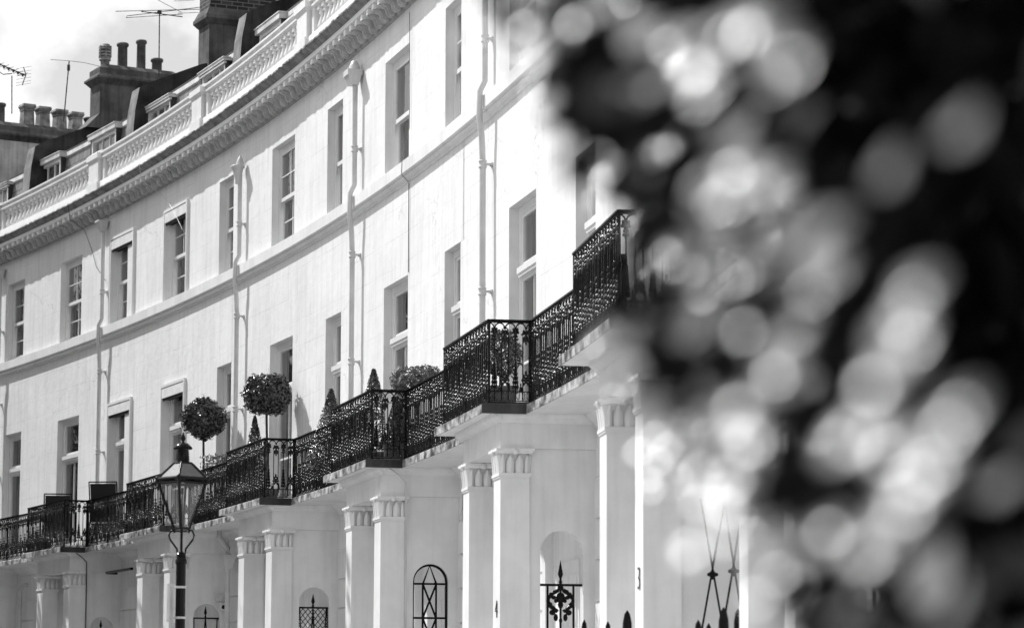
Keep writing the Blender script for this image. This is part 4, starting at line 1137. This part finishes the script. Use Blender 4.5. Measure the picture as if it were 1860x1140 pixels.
cone(5.10, .52, 6.34, .25, 3, 'small clipped cone shrub under the right hand topiary ball')
cone(6.50, .52, 6.27, .34, 4, 'clipped cone shrub at the left end of the balcony with the tall planter')
cone(7.30, .55, 6.25, .32, 6, 'tallest clipped cone shrub, behind the railing corner beside the tall planter')
cone(7.78, .60, 5.72, .2, 7, 'low cone shrub between the railing corner and the tall planter')
def bush(t, o, zc, rad, n, L, m, seed, label, pot_h, name='potted_shrub', sq=True, pm=None):
    b = P(t, o, FL)
    root = empty(name, Matrix.Translation(b), label, 'shrub')
    planter(root, b, .15, .18, pot_h, sq, pm)
    mb = MB(); foliage(mb, P(t, o, zc), rad, n, L, seed); put('foliage', mb, m, root)
    mb = MB(); mb.tube([b + Vector((0, 0, .1)), P(t, o, zc)], .02, 6); put('stem', mb, M_bark, root)
bush(8.00, .50, 5.83, (.34, .34, .20), 3000, .05, M_leafpale, 21, 'broad loose shrub with small pale leaves above the railing, right of the tall planter', .45, pm=M_cheek)
bush(9.42, .55, 5.62, (.22, .22, .26), 2200, .05, M_leafdark, 22, 'small dense shrub in a dark square planter on the balcony above number 4', .42)
def tall_planter():
    b = P(7.72, .56, FL)
    root = empty('tall_planter', Matrix.Translation(b), 'tall narrow pale planter standing behind the railing below the loose shrub', 'planter')
    mb = MB(); m = Matrix.Rotation(.5, 4, 'Z'); mb.taper((0, 0), (.075, .075), (0, 0), (.12, .12), 0, .84, m); link('body', mb.mesh('body', M_pipe), root, Matrix.Translation(b))
    mb = MB(); mb.taper((0, 0), (.128, .128), (0, 0), (.128, .128), .842, .87, m); link('rim', mb.mesh('rim', M_pipe), root, Matrix.Translation(b))
tall_planter()
for i, (t, o, z, s) in enumerate([(4.28, .45, 5.72, 31), (4.45, .48, 5.70, 33)]):
    b = P(t, o, FL); root = empty('flowering_plant', Matrix.Translation(b), ['spindly flowering plant left of the bay tree stem above the railing', 'spindly flowering plant right of the bay tree stem above the railing'][i], 'plant', 'flowering plants in balcony pots')
    planter(root, b, .12, .16, .28)
    mb = MB(); foliage(mb, P(t, o, z), (.22, .2, .22), 330, .06, s, 'box'); put('foliage', mb, M_leafpale, root)
    r = random.Random(s); mb = MB()
    for q in range(9): mb.tube([b + Vector((0, 0, .2)), P(t, o, z) + Vector((r.uniform(-.2, .2), r.uniform(-.2, .2), r.uniform(-.1, .25)))], .006, 4)
    put('stems', mb, M_bark, root)
# chairs
def chair(t, o, rot, label):
    b = P(t, o, FL) + Vector((0, .40, 0))
    M = Matrix.Translation(b) @ Matrix.Rotation(rot, 4, 'Z')
    root = empty('balcony_chair', M, label, 'chair', 'sling chairs on the balcony')
    s = MB(); s.box(-.24, .24, -.24, .24, .42, .44); link('seat', s.mesh('seat', M_mesh), root, M)
    s = MB(); s.add([(-.24, -.25, .46), (.24, -.25, .46), (.24, -.42, 1.16), (-.24, -.42, 1.16), (-.24, -.235, .46), (.24, -.235, .46), (.24, -.405, 1.16), (-.24, -.405, 1.16)], [(0, 1, 2, 3), (7, 6, 5, 4), (0, 4, 5, 1), (2, 6, 7, 3), (1, 5, 6, 2), (0, 3, 7, 4)]); link('backrest', s.mesh('backrest', M_mesh), root, M)
    for x in (-.26, .26):
        s = MB(); s.tube([(x, -.43, 1.19), (x, -.24, .44), (x, .25, .40)], .013, 6); s.tube([(x, -.3, .65), (x, .28, .66)], .016, 6)
        link('side_frame', s.mesh('side_frame', M_iron), root, M)
        for ys in (-1, 1):
            s = MB(); s.tube([(x, ys * .0 + (.28 if ys > 0 else .2), .66 if ys > 0 else .44), (x, -.3 if ys < 0 else .30, 0)], .012, 6); link('leg', s.mesh('leg', M_iron), root, M)
    s = MB(); s.tube([(-.26, -.43, 1.19), (.26, -.43, 1.19)], .013, 6); link('top_rail', s.mesh('top_rail', M_iron), root, M)
chair(1.26, .50, radians(8), 'dark sling chair nearer the left edge, its back above the railing corner')
chair(2.24, .50, radians(-6), 'dark sling chair right of the railing corner, its back above the rail')

# ------------------------------------------------------------------ street lamp
def street_lamp():
    D = 26.5
    c = ray(330.5, 960, D); zb = c.z
    px = D / FOC
    base = Vector((c.x, c.y, 0.0))
    rot = radians(43)
    root = empty('street_lamp', Matrix.Translation(base), 'black four sided lantern on an iron post in front of the crescent', 'street lamp')
    T = Matrix.Translation(base)
    post = MB(); post.lathe([(.16, 0), (.16, .3), (.11, .35), (.09, .9), (.10, .95), (.055, 1.0), (.045, 2.0), (.044, 2.99), (.052, 2.995), (.052, 3.03), (.04, 3.05)], 20)
    link('post', post.mesh('post', M_lamp), root, T)
    R = Matrix.Translation((base.x, base.y, 0)) @ Matrix.Rotation(rot, 4, 'Z')
    z0 = zb                      # lantern bottom
    hb, ht = .049, .160
    z1 = z0 + 90 * px
    z2 = z1 + 29 * px; htop = .055
    z3 = z2 + 27 * px
    ys = MB()                    # yoke: scrolled cradle and spigot
    for s in range(4):
        a = s * pi / 2
        m = Matrix.Rotation(a, 4, 'Z')
        pts = [(.03, 0, z0 - .26), (.035, 0, z0 - .20), (.095, 0, z0 - .09), (.085, 0, z0 - .035), (.06, 0, z0 - .012)]
        if s % 2 == 0: ys.tube([m @ Vector(p) for p in [(.03, 0, z0 - .25), (.04, 0, z0 - .18), (.10, 0, z0 - .10), (.112, 0, z0 - .06), (.095, 0, z0 - .02), (.07, 0, z0 - .015), (.062, 0, z0 - .04)]], .009, 7)
    ys.tube([(0, 0, z0 - .3), (0, 0, z0)], .012, 8)
    ys.lathe([(.045, 3.05), (.035, 3.08), (.042, 3.09), (.042, z0 - .25), (.03, z0 - .22), (.014, z0 - .2)], 16)
    ys.box(-.012, .03, .0, .05, z0 - .27, z0 - .23)
    Ry = Matrix.Translation((base.x, base.y, 0))
    link('cradle', ys.mesh('cradle', M_lamp), root, Ry)
    fr = MB(); q = .016
    def corner(h, z, s): return Vector((s[0] * h, s[1] * h, z))
    cs = [(-1, -1), (1, -1), (1, 1), (-1, 1)]
    for i, s in enumerate(cs):
        n = cs[(i + 1) % 4]
        fr.tube([corner(hb, z0, s), corner(ht, z1, s)], .013, 4)
        fr.tube([corner(ht, z1, s), corner(htop, z2, s)], .011, 4)
        fr.tube([corner(hb, z0, s), corner(hb, z0, n)], .011, 4)
        fr.tube([corner(ht, z1, s), corner(ht, z1, n)], .016, 4)
        fr.tube([corner(ht - .012, z1 - .035, s), corner(ht - .012, z1 - .035, n)], .014, 4)
        fr.tube([corner(htop, z2, s), corner(htop, z2, n)], .010, 4)
        fr.ball(tuple(corner(ht, z1 + .005, s)), .022)
    fr.box(-hb, hb, -hb, hb, z0 - .012, z0)
    lan = link('lantern_frame', fr.mesh('lantern_frame', M_lamp), root, R)
    for i, s in enumerate(cs):
        n = cs[(i + 1) % 4]
        g = MB(); g.face([corner(hb - .005, z0 + .01, s), corner(hb - .005, z0 + .01, n), corner(ht - .012, z1 - .03, n), corner(ht - .012, z1 - .03, s)])
        link('glass_pane', g.mesh('glass_pane', M_lampglass, fix=False), lan, R)
        g = MB(); a_, b_, c_, d_ = corner(ht - .004, z1 + .004, s), corner(ht - .004, z1 + .004, n), corner(htop, z2, n), corner(htop, z2, s)
        off = Vector(((s[0] + n[0]) / 2, (s[1] + n[1]) / 2, 1)).normalized() * -.006
        g.add([a_, b_, c_, d_, a_ + off, b_ + off, c_ + off, d_ + off], [(0, 1, 2, 3), (7, 6, 5, 4), (0, 4, 5, 1), (1, 5, 6, 2), (2, 6, 7, 3), (3, 7, 4, 0)])
        link('roof_panel', g.mesh('roof_panel', M_lamproof), lan, R)
    ch = MB(); ch.lathe([(.062, z2 - .01), (.06, z2 + .01), (.050, z3 - .005), (.06, z3), (.078, z3 + .006), (.076, z3 + .016), (.045, z3 + .045), (.02, z3 + .05)], 20)
    for k in range(20):
        a = 2 * pi * k / 20; ch.ball((.075 * cos(a), .075 * sin(a), z3 + .0), (.012, .012, .012), seg=5, ring=3)
    link('chimney_vent', ch.mesh('chimney_vent', M_lamp), lan, R)
    hl = MB()
    for row in range(4):
        for k in range(16):
            a = 2 * pi * (k + .5) / 16; z = z2 + .035 + row * .022; rr = .0605 - .0105 * (z - z2) / .13
            hl.ball((rr * cos(a), rr * sin(a), z), (.0045, .0045, .0045), seg=5, ring=3)
    link('vent_studs', hl.mesh('vent_studs', M_iron), lan, R)
    fi = MB(); fi.lathe([(.018, z3 + .045), (.010, z3 + .05), (.018, z3 + .055), (.009, z3 + .06), (.02, z3 + .075), (.025, z3 + .09), (.016, z3 + .11), (.006, z3 + .128), (.009, z3 + .134), (.0, z3 + .145)], 14)
    link('finial', fi.mesh('finial', M_lamp), lan, R)
    bu = MB(); bu.lathe([(.02, z0 + .005), (.02, z0 + .03), (.008, z0 + .04), (.007, z0 + .30), (.012, z0 + .31), (.012, z0 + .36)], 10); bu.box(-.06, .06, -.004, .004, z1 - .06, z1 - .05)
    link('burner', bu.mesh('burner', M_lamp), lan, R)
    # narrow sign plate clamped to the post, seen nearly edge on
    s = MB(); zt = ray(330, 1061, D).z; zz = ray(330, 1131, D).z
    Ms = Matrix.Translation((base.x, base.y, 0)) @ Matrix.Rotation(radians(192 + 90 - 12), 4, 'Z')
    s.box(-.11, .11, .062, .068, zz, zt)
    sg = link('sign_plate', s.mesh('sign_plate', M_sign), root, Matrix.Translation((base.x, base.y, 0)) @ Matrix.Rotation(radians(76), 4, 'Z') @ Matrix.Translation((0, .02, 0)))
    s = MB()
    for z in (zt - .03, zz + .04): s.lathe([(.049, z - .01), (.052, z), (.049, z + .01)], 18); s.box(-.085, -.045, -.008, .008, z - .008, z + .008)
    link('sign_clamp', s.mesh('sign_clamp', M_pipe), root, Matrix.Translation((base.x, base.y, 0)))
M_lamproof = noisy('lamp_roof', 0.03, 0.06, 6.0, 0.22, 0.02, spec=0.7)
street_lamp()

# ------------------------------------------------------------------ garden railings with leaf shaped finials (near the camera side, low right)
def spear(x, y, D, w, label, tall=True):
    tip = ray(x, y, D); b = Vector((tip.x, tip.y, 0))
    root = empty('railing_spear', Matrix.Translation(b), label, 'railing spear', 'spear topped railing bars at the bottom')
    T = Matrix.Translation(b); h = tip.z
    m = MB(); m.tube([(0, 0, 0), (0, 0, h - .34)], .012, 8); link('bar', m.mesh('bar', M_iron), root, T)
    r = w / 2
    m = MB(); m.lathe([(.012, h - .36), (.022, h - .35), (.022, h - .33), (.012, h - .32), (r * .6, h - .26), (r, h - .16), (r * .95, h - .09), (r * .6, h - .03), (r * .15, h - .004), (0.001, h)], 12, sy=.55)
    m.prism([(-r * 1.04, h - .16), (-r * .62, h - .03), (0, h), (r * .62, h - .03), (r * 1.04, h - .16), (r * .5, h - .28), (-r * .5, h - .28)], -.004, .004, 'y')
    link('finial', m.mesh('finial', M_iron), root, T)
SP = [(1062, 1124, 24, .055, 'spear finial furthest left along the bottom edge'), (1105, 1127, 23.5, .055, 'low spear finial between the leftmost one and the tall one beneath the numeral 3 pillar'),
      (1140, 1107, 22, .07, 'clearest tall spear finial, beneath the pillar with the number 3'), (1269, 1124, 21, .06, 'left one of two low spear finials under the crossed rods'),
      (1288, 1130, 22, .055, 'right one of two low spear finials under the crossed rods'), (1315, 1101, 20, .07, 'spear finial beneath the crossed rods, left of the tallest pair'),
      (1341, 1104, 21, .06, 'spear finial partly veiled by leaves, between two taller ones'), (1358, 1076, 20, .075, 'left one of the two tallest spear finials in the leaves'),
      (1391, 1074, 19.5, .08, 'right one of the two tallest spear finials in the leaves'), (1409, 1105, 20, .06, 'spear finial furthest right, nearly hidden by leaves')]
for s in SP: spear(*s)
def crossed_rods(xa, y_top, yk, D, label, spread):
    k = ray(xa, yk, D); b = Vector((k.x, k.y, 0)); root = empty('iron_trellis_stay', Matrix.Translation(b), label, 'iron stay', 'crossed iron rods')
    px = D / FOC
    def q(dx, y): v = ray(xa, y, D); return Vector((v.x + dx * px, v.y, v.z))
    for i, s in enumerate((-1, 1)):
        m = MB(); m.tube([q(s * spread, y_top), q(-s * 2, yk), q(-s * 26, 1180), q(-s * 55, 1400)], .0085, 7); put('rod', m, M_iron, root)
    m = MB(); m.ball(tuple(k), .03, seg=10, ring=6); m.ball(tuple(k + Vector((-.03, 0, 0))), .016); m.ball(tuple(k + Vector((.03, 0, 0))), .016); m.ball(tuple(k + Vector((0, 0, .028))), .014); m.ball(tuple(k + Vector((0, 0, -.028))), .014)
    put('collar', m, M_iron, root)
crossed_rods(1333, 905, 1036, 23, 'pair of thin iron rods crossing at a knob, right of the other pair', 18)
crossed_rods(1295, 905, 1042, 23.5, 'pair of thin iron rods crossing at a knob, left and half veiled by leaves', 22)

# ------------------------------------------------------------------ garden trees to the left of the view (their crowns show in the window panes)
def garden_trees():
    m = leaf_material('garden_leaf', 0.03, 0.09, 0.2, 0.5, 0.3)
    r = random.Random(5)
    for i, (x, y, h) in enumerate([(-13, 42, 14), (-14.5, 50, 15), (-16.5, 59, 16), (-19.5, 68, 12.5), (-22, 78, 15), (-25, 89, 17), (-27, 101, 18), (-22, 54, 16), (-25, 65, 17), (-29, 76, 18), (-33, 88, 19), (-38, 101, 19), (-33, 66, 18), (-40, 80, 19), (-46, 95, 19), (-32, 116, 19), (-44, 112, 19)]):
        b = Vector((x, y, 0))
        root = empty('garden_tree', Matrix.Translation(b), 'leafy garden tree off the left edge, %s in its row, seen only mirrored in panes' % ['one','two','three','four','five','six','seven','eight','nine','ten','eleven','twelve','thirteen','fourteen','fifteen','sixteen','seventeen'][i], 'tree', 'trees of the communal garden')
        t = MB(); t.tube([b, b + Vector((.1, .1, h * .3)), b + Vector((0, .2, h * .7))], .28, 10, r1=.1)
        for k in range(6):
            a = k * 1.05; t.tube([b + Vector((0, 0, h * (.28 + .05 * k))), b + Vector((cos(a) * 2.4, sin(a) * 2.4, h * (.45 + .06 * k)))], .10, 6, r1=.03)
        put('trunk', t, M_bark, root)
        c = MB()
        cl = [(Vector((max(-2, min(2, r.gauss(0, 1.4))), r.uniform(-3.6, 3.6), h * r.uniform(.22, .90))), r.uniform(1.4, 2.3)) for _ in range(38)]
        for q, rad in cl:
            for _ in range(110): 
                v = rv(r); leaf_faces(c, b + q + v * rad * r.uniform(.6, 1.05), v + rv(r), rv(r), .38, .22)
        put('crown', c, m, root)
garden_trees()

# ------------------------------------------------------------------ foreground tree: leaves one to four metres from the lens, far out of focus
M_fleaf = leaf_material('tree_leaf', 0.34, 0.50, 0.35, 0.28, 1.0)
M_fmid = leaf_material('shade_toned_inner_leaf', 0.015, 0.07, 0.2, 0.5, 0.2)  # darker copy of the tree leaf, crown shade put into its colour
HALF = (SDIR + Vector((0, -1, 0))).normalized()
M_fdark = leaf_material('shade_black_leaf', 0.002, 0.008, 0.03, 0.6, 0.06)  # deep foliage shade painted in as a near-black leaf colour
def big_leaf(mb, p, n, d, L, Wd):
    n = n.normalized(); d = (d - n * d.dot(n)).normalized(); s = n.cross(d)
    prof = [(0, 0), (.12, .28), (.32, .48), (.55, .46), (.78, .28), (1, 0)]
    vs, fs = [], []
    for u, w in prof:
        c = p + d * (u - .5) * L + n * (-.10 * L * (2 * u - 1) ** 2)
        vs += [c - s * w * Wd + n * w * Wd * .22, c, c + s * w * Wd + n * w * Wd * .22]
    for k in range(5): fs += [(3 * k, 3 * k + 1, 3 * k + 4, 3 * k + 3), (3 * k + 1, 3 * k + 2, 3 * k + 5, 3 * k + 4)]
    mb.add(vs, fs, True)
LEFT = [(-200, 760), (0, 850), (60, 880), (110, 930), (200, 985), (300, 1050), (400, 1150), (500, 1180), (600, 1110), (700, 1150), (800, 1210), (900, 1270), (1000, 1345), (1100, 1410), (1400, 1500)]
def leftx(y):
    for (a, b), (c, d) in zip(LEFT, LEFT[1:]):
        if a <= y <= c: return b + (d - b) * (y - a) / (c - a)
    return 1500
# lit leaf clusters: x, y, radius, distance, number, turned to the sun (1) or edge-on (0)
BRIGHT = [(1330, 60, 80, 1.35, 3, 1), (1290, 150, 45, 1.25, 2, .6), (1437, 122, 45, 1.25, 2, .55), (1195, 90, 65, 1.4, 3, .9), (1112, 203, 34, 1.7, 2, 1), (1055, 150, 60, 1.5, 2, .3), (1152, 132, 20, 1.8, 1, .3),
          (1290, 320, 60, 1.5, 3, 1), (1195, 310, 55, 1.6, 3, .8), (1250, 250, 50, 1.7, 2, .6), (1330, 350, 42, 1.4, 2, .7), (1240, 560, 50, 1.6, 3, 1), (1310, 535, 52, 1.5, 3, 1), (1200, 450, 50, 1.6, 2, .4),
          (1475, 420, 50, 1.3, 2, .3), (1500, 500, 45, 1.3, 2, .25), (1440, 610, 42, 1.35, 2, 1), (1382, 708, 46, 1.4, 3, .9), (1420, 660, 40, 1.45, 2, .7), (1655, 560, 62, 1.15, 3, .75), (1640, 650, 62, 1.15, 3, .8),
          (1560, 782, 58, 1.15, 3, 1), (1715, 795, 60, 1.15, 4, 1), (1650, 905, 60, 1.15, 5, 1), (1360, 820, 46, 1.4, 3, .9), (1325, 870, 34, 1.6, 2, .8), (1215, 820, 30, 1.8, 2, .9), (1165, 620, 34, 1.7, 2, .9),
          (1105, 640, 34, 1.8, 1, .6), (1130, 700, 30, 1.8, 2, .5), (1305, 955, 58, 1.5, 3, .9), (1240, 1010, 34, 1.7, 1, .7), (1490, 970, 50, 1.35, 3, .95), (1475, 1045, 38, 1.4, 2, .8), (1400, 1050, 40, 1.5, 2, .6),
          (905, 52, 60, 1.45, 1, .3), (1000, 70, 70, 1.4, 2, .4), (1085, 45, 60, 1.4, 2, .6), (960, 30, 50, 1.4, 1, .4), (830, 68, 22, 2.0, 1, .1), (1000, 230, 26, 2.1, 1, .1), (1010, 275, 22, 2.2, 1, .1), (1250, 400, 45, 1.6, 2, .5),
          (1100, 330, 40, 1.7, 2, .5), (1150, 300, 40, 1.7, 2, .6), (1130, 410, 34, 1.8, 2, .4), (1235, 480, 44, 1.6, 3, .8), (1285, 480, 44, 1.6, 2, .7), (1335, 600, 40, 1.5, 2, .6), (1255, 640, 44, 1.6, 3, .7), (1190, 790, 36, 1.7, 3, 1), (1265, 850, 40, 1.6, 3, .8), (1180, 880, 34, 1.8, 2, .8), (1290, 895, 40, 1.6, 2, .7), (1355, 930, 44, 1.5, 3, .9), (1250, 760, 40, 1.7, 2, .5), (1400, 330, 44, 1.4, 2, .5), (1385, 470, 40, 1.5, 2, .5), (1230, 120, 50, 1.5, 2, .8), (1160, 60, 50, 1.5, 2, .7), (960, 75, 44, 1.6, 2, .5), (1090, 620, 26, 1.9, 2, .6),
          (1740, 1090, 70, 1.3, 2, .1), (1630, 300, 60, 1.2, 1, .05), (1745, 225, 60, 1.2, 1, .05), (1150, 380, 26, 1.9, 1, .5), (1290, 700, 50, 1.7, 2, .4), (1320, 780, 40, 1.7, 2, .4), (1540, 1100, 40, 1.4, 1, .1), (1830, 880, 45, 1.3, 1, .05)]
def foreground_tree():
    r = random.Random(77)
    base = Vector((.62, 3.0, 0))
    root = empty('foreground_tree', Matrix.Translation(base), 'out of focus leafy tree filling the right of the view', 'tree')
    lit = MB(); tw = MB()
    V = Vector((0, -1, 0))
    for (x, y, rad, D, n, s) in BRIGHT:
        if x < 1330: D *= 1.0 + .5 * min(1, (1330 - x) / 180)
        for i in range(n):
            an = radians(48) + r.gauss(0, .25)
            off = (i - (n - 1) / 2) * rad * .8
            p = ray(x + cos(an) * off + r.gauss(0, rad * .12), y - sin(an) * off + r.gauss(0, rad * .12), D * (1 + r.gauss(0, .04)))
            nn = (HALF + rv(r) * .10 + Vector((.5, -.3, -.3)) * (1 - s) * .5) if s > .2 else (Vector((.5, -.5, -.35)) + rv(r) * .25)
            d = Vector((cos(an), r.gauss(0, .2), sin(an)))
            L = max(.022, rad * 1.5 * D / FOC)
            big_leaf(lit, p, nn, d, L, L * .6)
    # loose scatter inside the edge of the crown
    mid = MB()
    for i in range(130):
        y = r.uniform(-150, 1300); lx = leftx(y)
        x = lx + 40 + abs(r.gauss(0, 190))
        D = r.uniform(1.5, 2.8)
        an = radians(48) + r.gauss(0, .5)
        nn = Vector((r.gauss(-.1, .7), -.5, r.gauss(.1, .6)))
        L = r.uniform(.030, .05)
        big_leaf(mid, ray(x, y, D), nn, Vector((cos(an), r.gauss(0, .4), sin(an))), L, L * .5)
    for i in range(230):
        y = r.uniform(-60, 1060); x = leftx(y) + r.uniform(-20, 340); D = r.uniform(1.6, 2.7); an = radians(48) + r.gauss(0, .5)
        L = r.uniform(.026, .044)
        if y < 330 and x < 1230 and i % 3: continue
        big_leaf(lit, ray(x, y, D), Vector((r.gauss(-.2, .6), -.7, r.gauss(0, .6))), Vector((cos(an), r.gauss(0, .5), sin(an))), L, L * .5)
    for i in range(80):
        y = r.uniform(-20, 1060); x = leftx(y) + r.uniform(0, 330); D = r.uniform(1.8, 2.9); an = radians(48) + r.gauss(0, .5)
        L = r.uniform(.016, .026); big_leaf(lit, ray(x, y, D), HALF + rv(r) * .12, Vector((cos(an), 0, sin(an))), L, L * .55)
    # outer crown above, beside and below the view
    for i in range(2600):
        D = r.uniform(1.5, 4.6)
        x = r.uniform(1350, 3300); y = r.uniform(-1500, 2100)
        if 0 < x < 1880 and -40 < y < 1180: continue
        L = r.uniform(.05, .075); big_leaf(mid, ray(x, y, D), rv(r), rv(r), L, L * .5)
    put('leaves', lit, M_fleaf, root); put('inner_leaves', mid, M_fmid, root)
    for i in range(9):
        y = r.uniform(500, 1150); lx = leftx(y)
        a = ray(lx + 520, y + 330, 2.6); b = ray(lx + r.uniform(40, 200), y, r.uniform(1.6, 2.4)); c = base + Vector((.3, .3, r.uniform(1.2, 2.2)))
        tw.tube([c, a, (a + b) / 2 + Vector((0, 0, .02)), b], .008, 5, r1=.0015)
    put('twigs', tw, M_cheek, root)
    tr = MB(); tr.tube([base, base + Vector((.1, .1, .8)), base + Vector((.25, .2, 1.6)), base + Vector((.35, .3, 2.6)), base + Vector((.6, .5, 3.6))], .10, 12, r1=.04)
    put('trunk', tr, M_bark, root)
    # shrub behind, its deep shade put into a near-black leaf colour
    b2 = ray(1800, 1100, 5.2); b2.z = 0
    root2 = empty('shade_black_shrub', Matrix.Translation(b2), 'shrub with deep shade put into its near black leaf colour, behind the blurred leaves', 'shrub')
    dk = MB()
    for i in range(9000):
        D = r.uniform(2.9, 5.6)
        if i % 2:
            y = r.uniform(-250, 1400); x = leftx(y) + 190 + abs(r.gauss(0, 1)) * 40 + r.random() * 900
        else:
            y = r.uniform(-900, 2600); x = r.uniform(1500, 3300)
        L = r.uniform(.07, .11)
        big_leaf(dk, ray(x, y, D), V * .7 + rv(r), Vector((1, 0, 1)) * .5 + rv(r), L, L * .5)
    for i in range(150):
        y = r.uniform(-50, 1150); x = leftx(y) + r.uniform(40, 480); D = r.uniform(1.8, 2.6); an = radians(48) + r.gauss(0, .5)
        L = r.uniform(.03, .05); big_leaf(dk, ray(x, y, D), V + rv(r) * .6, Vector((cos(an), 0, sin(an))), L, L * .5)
    # clumps with shade painted into their leaf colour, between the lit leaves
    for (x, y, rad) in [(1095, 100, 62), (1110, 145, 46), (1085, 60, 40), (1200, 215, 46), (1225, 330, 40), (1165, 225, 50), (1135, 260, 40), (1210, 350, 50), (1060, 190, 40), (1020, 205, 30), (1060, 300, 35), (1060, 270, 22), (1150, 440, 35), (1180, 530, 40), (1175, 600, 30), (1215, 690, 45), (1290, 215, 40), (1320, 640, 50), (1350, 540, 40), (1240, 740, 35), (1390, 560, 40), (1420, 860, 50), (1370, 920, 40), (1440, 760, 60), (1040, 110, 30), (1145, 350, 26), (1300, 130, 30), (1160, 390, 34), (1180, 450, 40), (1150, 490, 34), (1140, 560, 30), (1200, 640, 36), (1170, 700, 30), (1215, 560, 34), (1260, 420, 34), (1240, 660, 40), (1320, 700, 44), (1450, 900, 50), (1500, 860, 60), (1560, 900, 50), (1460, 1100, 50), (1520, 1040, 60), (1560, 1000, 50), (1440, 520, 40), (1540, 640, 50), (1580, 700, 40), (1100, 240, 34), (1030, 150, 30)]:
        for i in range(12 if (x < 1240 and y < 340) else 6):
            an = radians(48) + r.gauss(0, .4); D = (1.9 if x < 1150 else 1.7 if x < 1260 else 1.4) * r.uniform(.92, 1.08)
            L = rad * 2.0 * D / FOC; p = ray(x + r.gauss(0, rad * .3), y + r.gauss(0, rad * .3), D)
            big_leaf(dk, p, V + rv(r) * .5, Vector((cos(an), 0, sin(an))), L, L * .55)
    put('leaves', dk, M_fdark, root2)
    tr = MB(); tr.tube([b2, b2 + Vector((0, 0, 1.4)), b2 + Vector((.1, 0, 3.0))], .12, 12, r1=.05); put('trunk', tr, M_bark, root2)
foreground_tree()
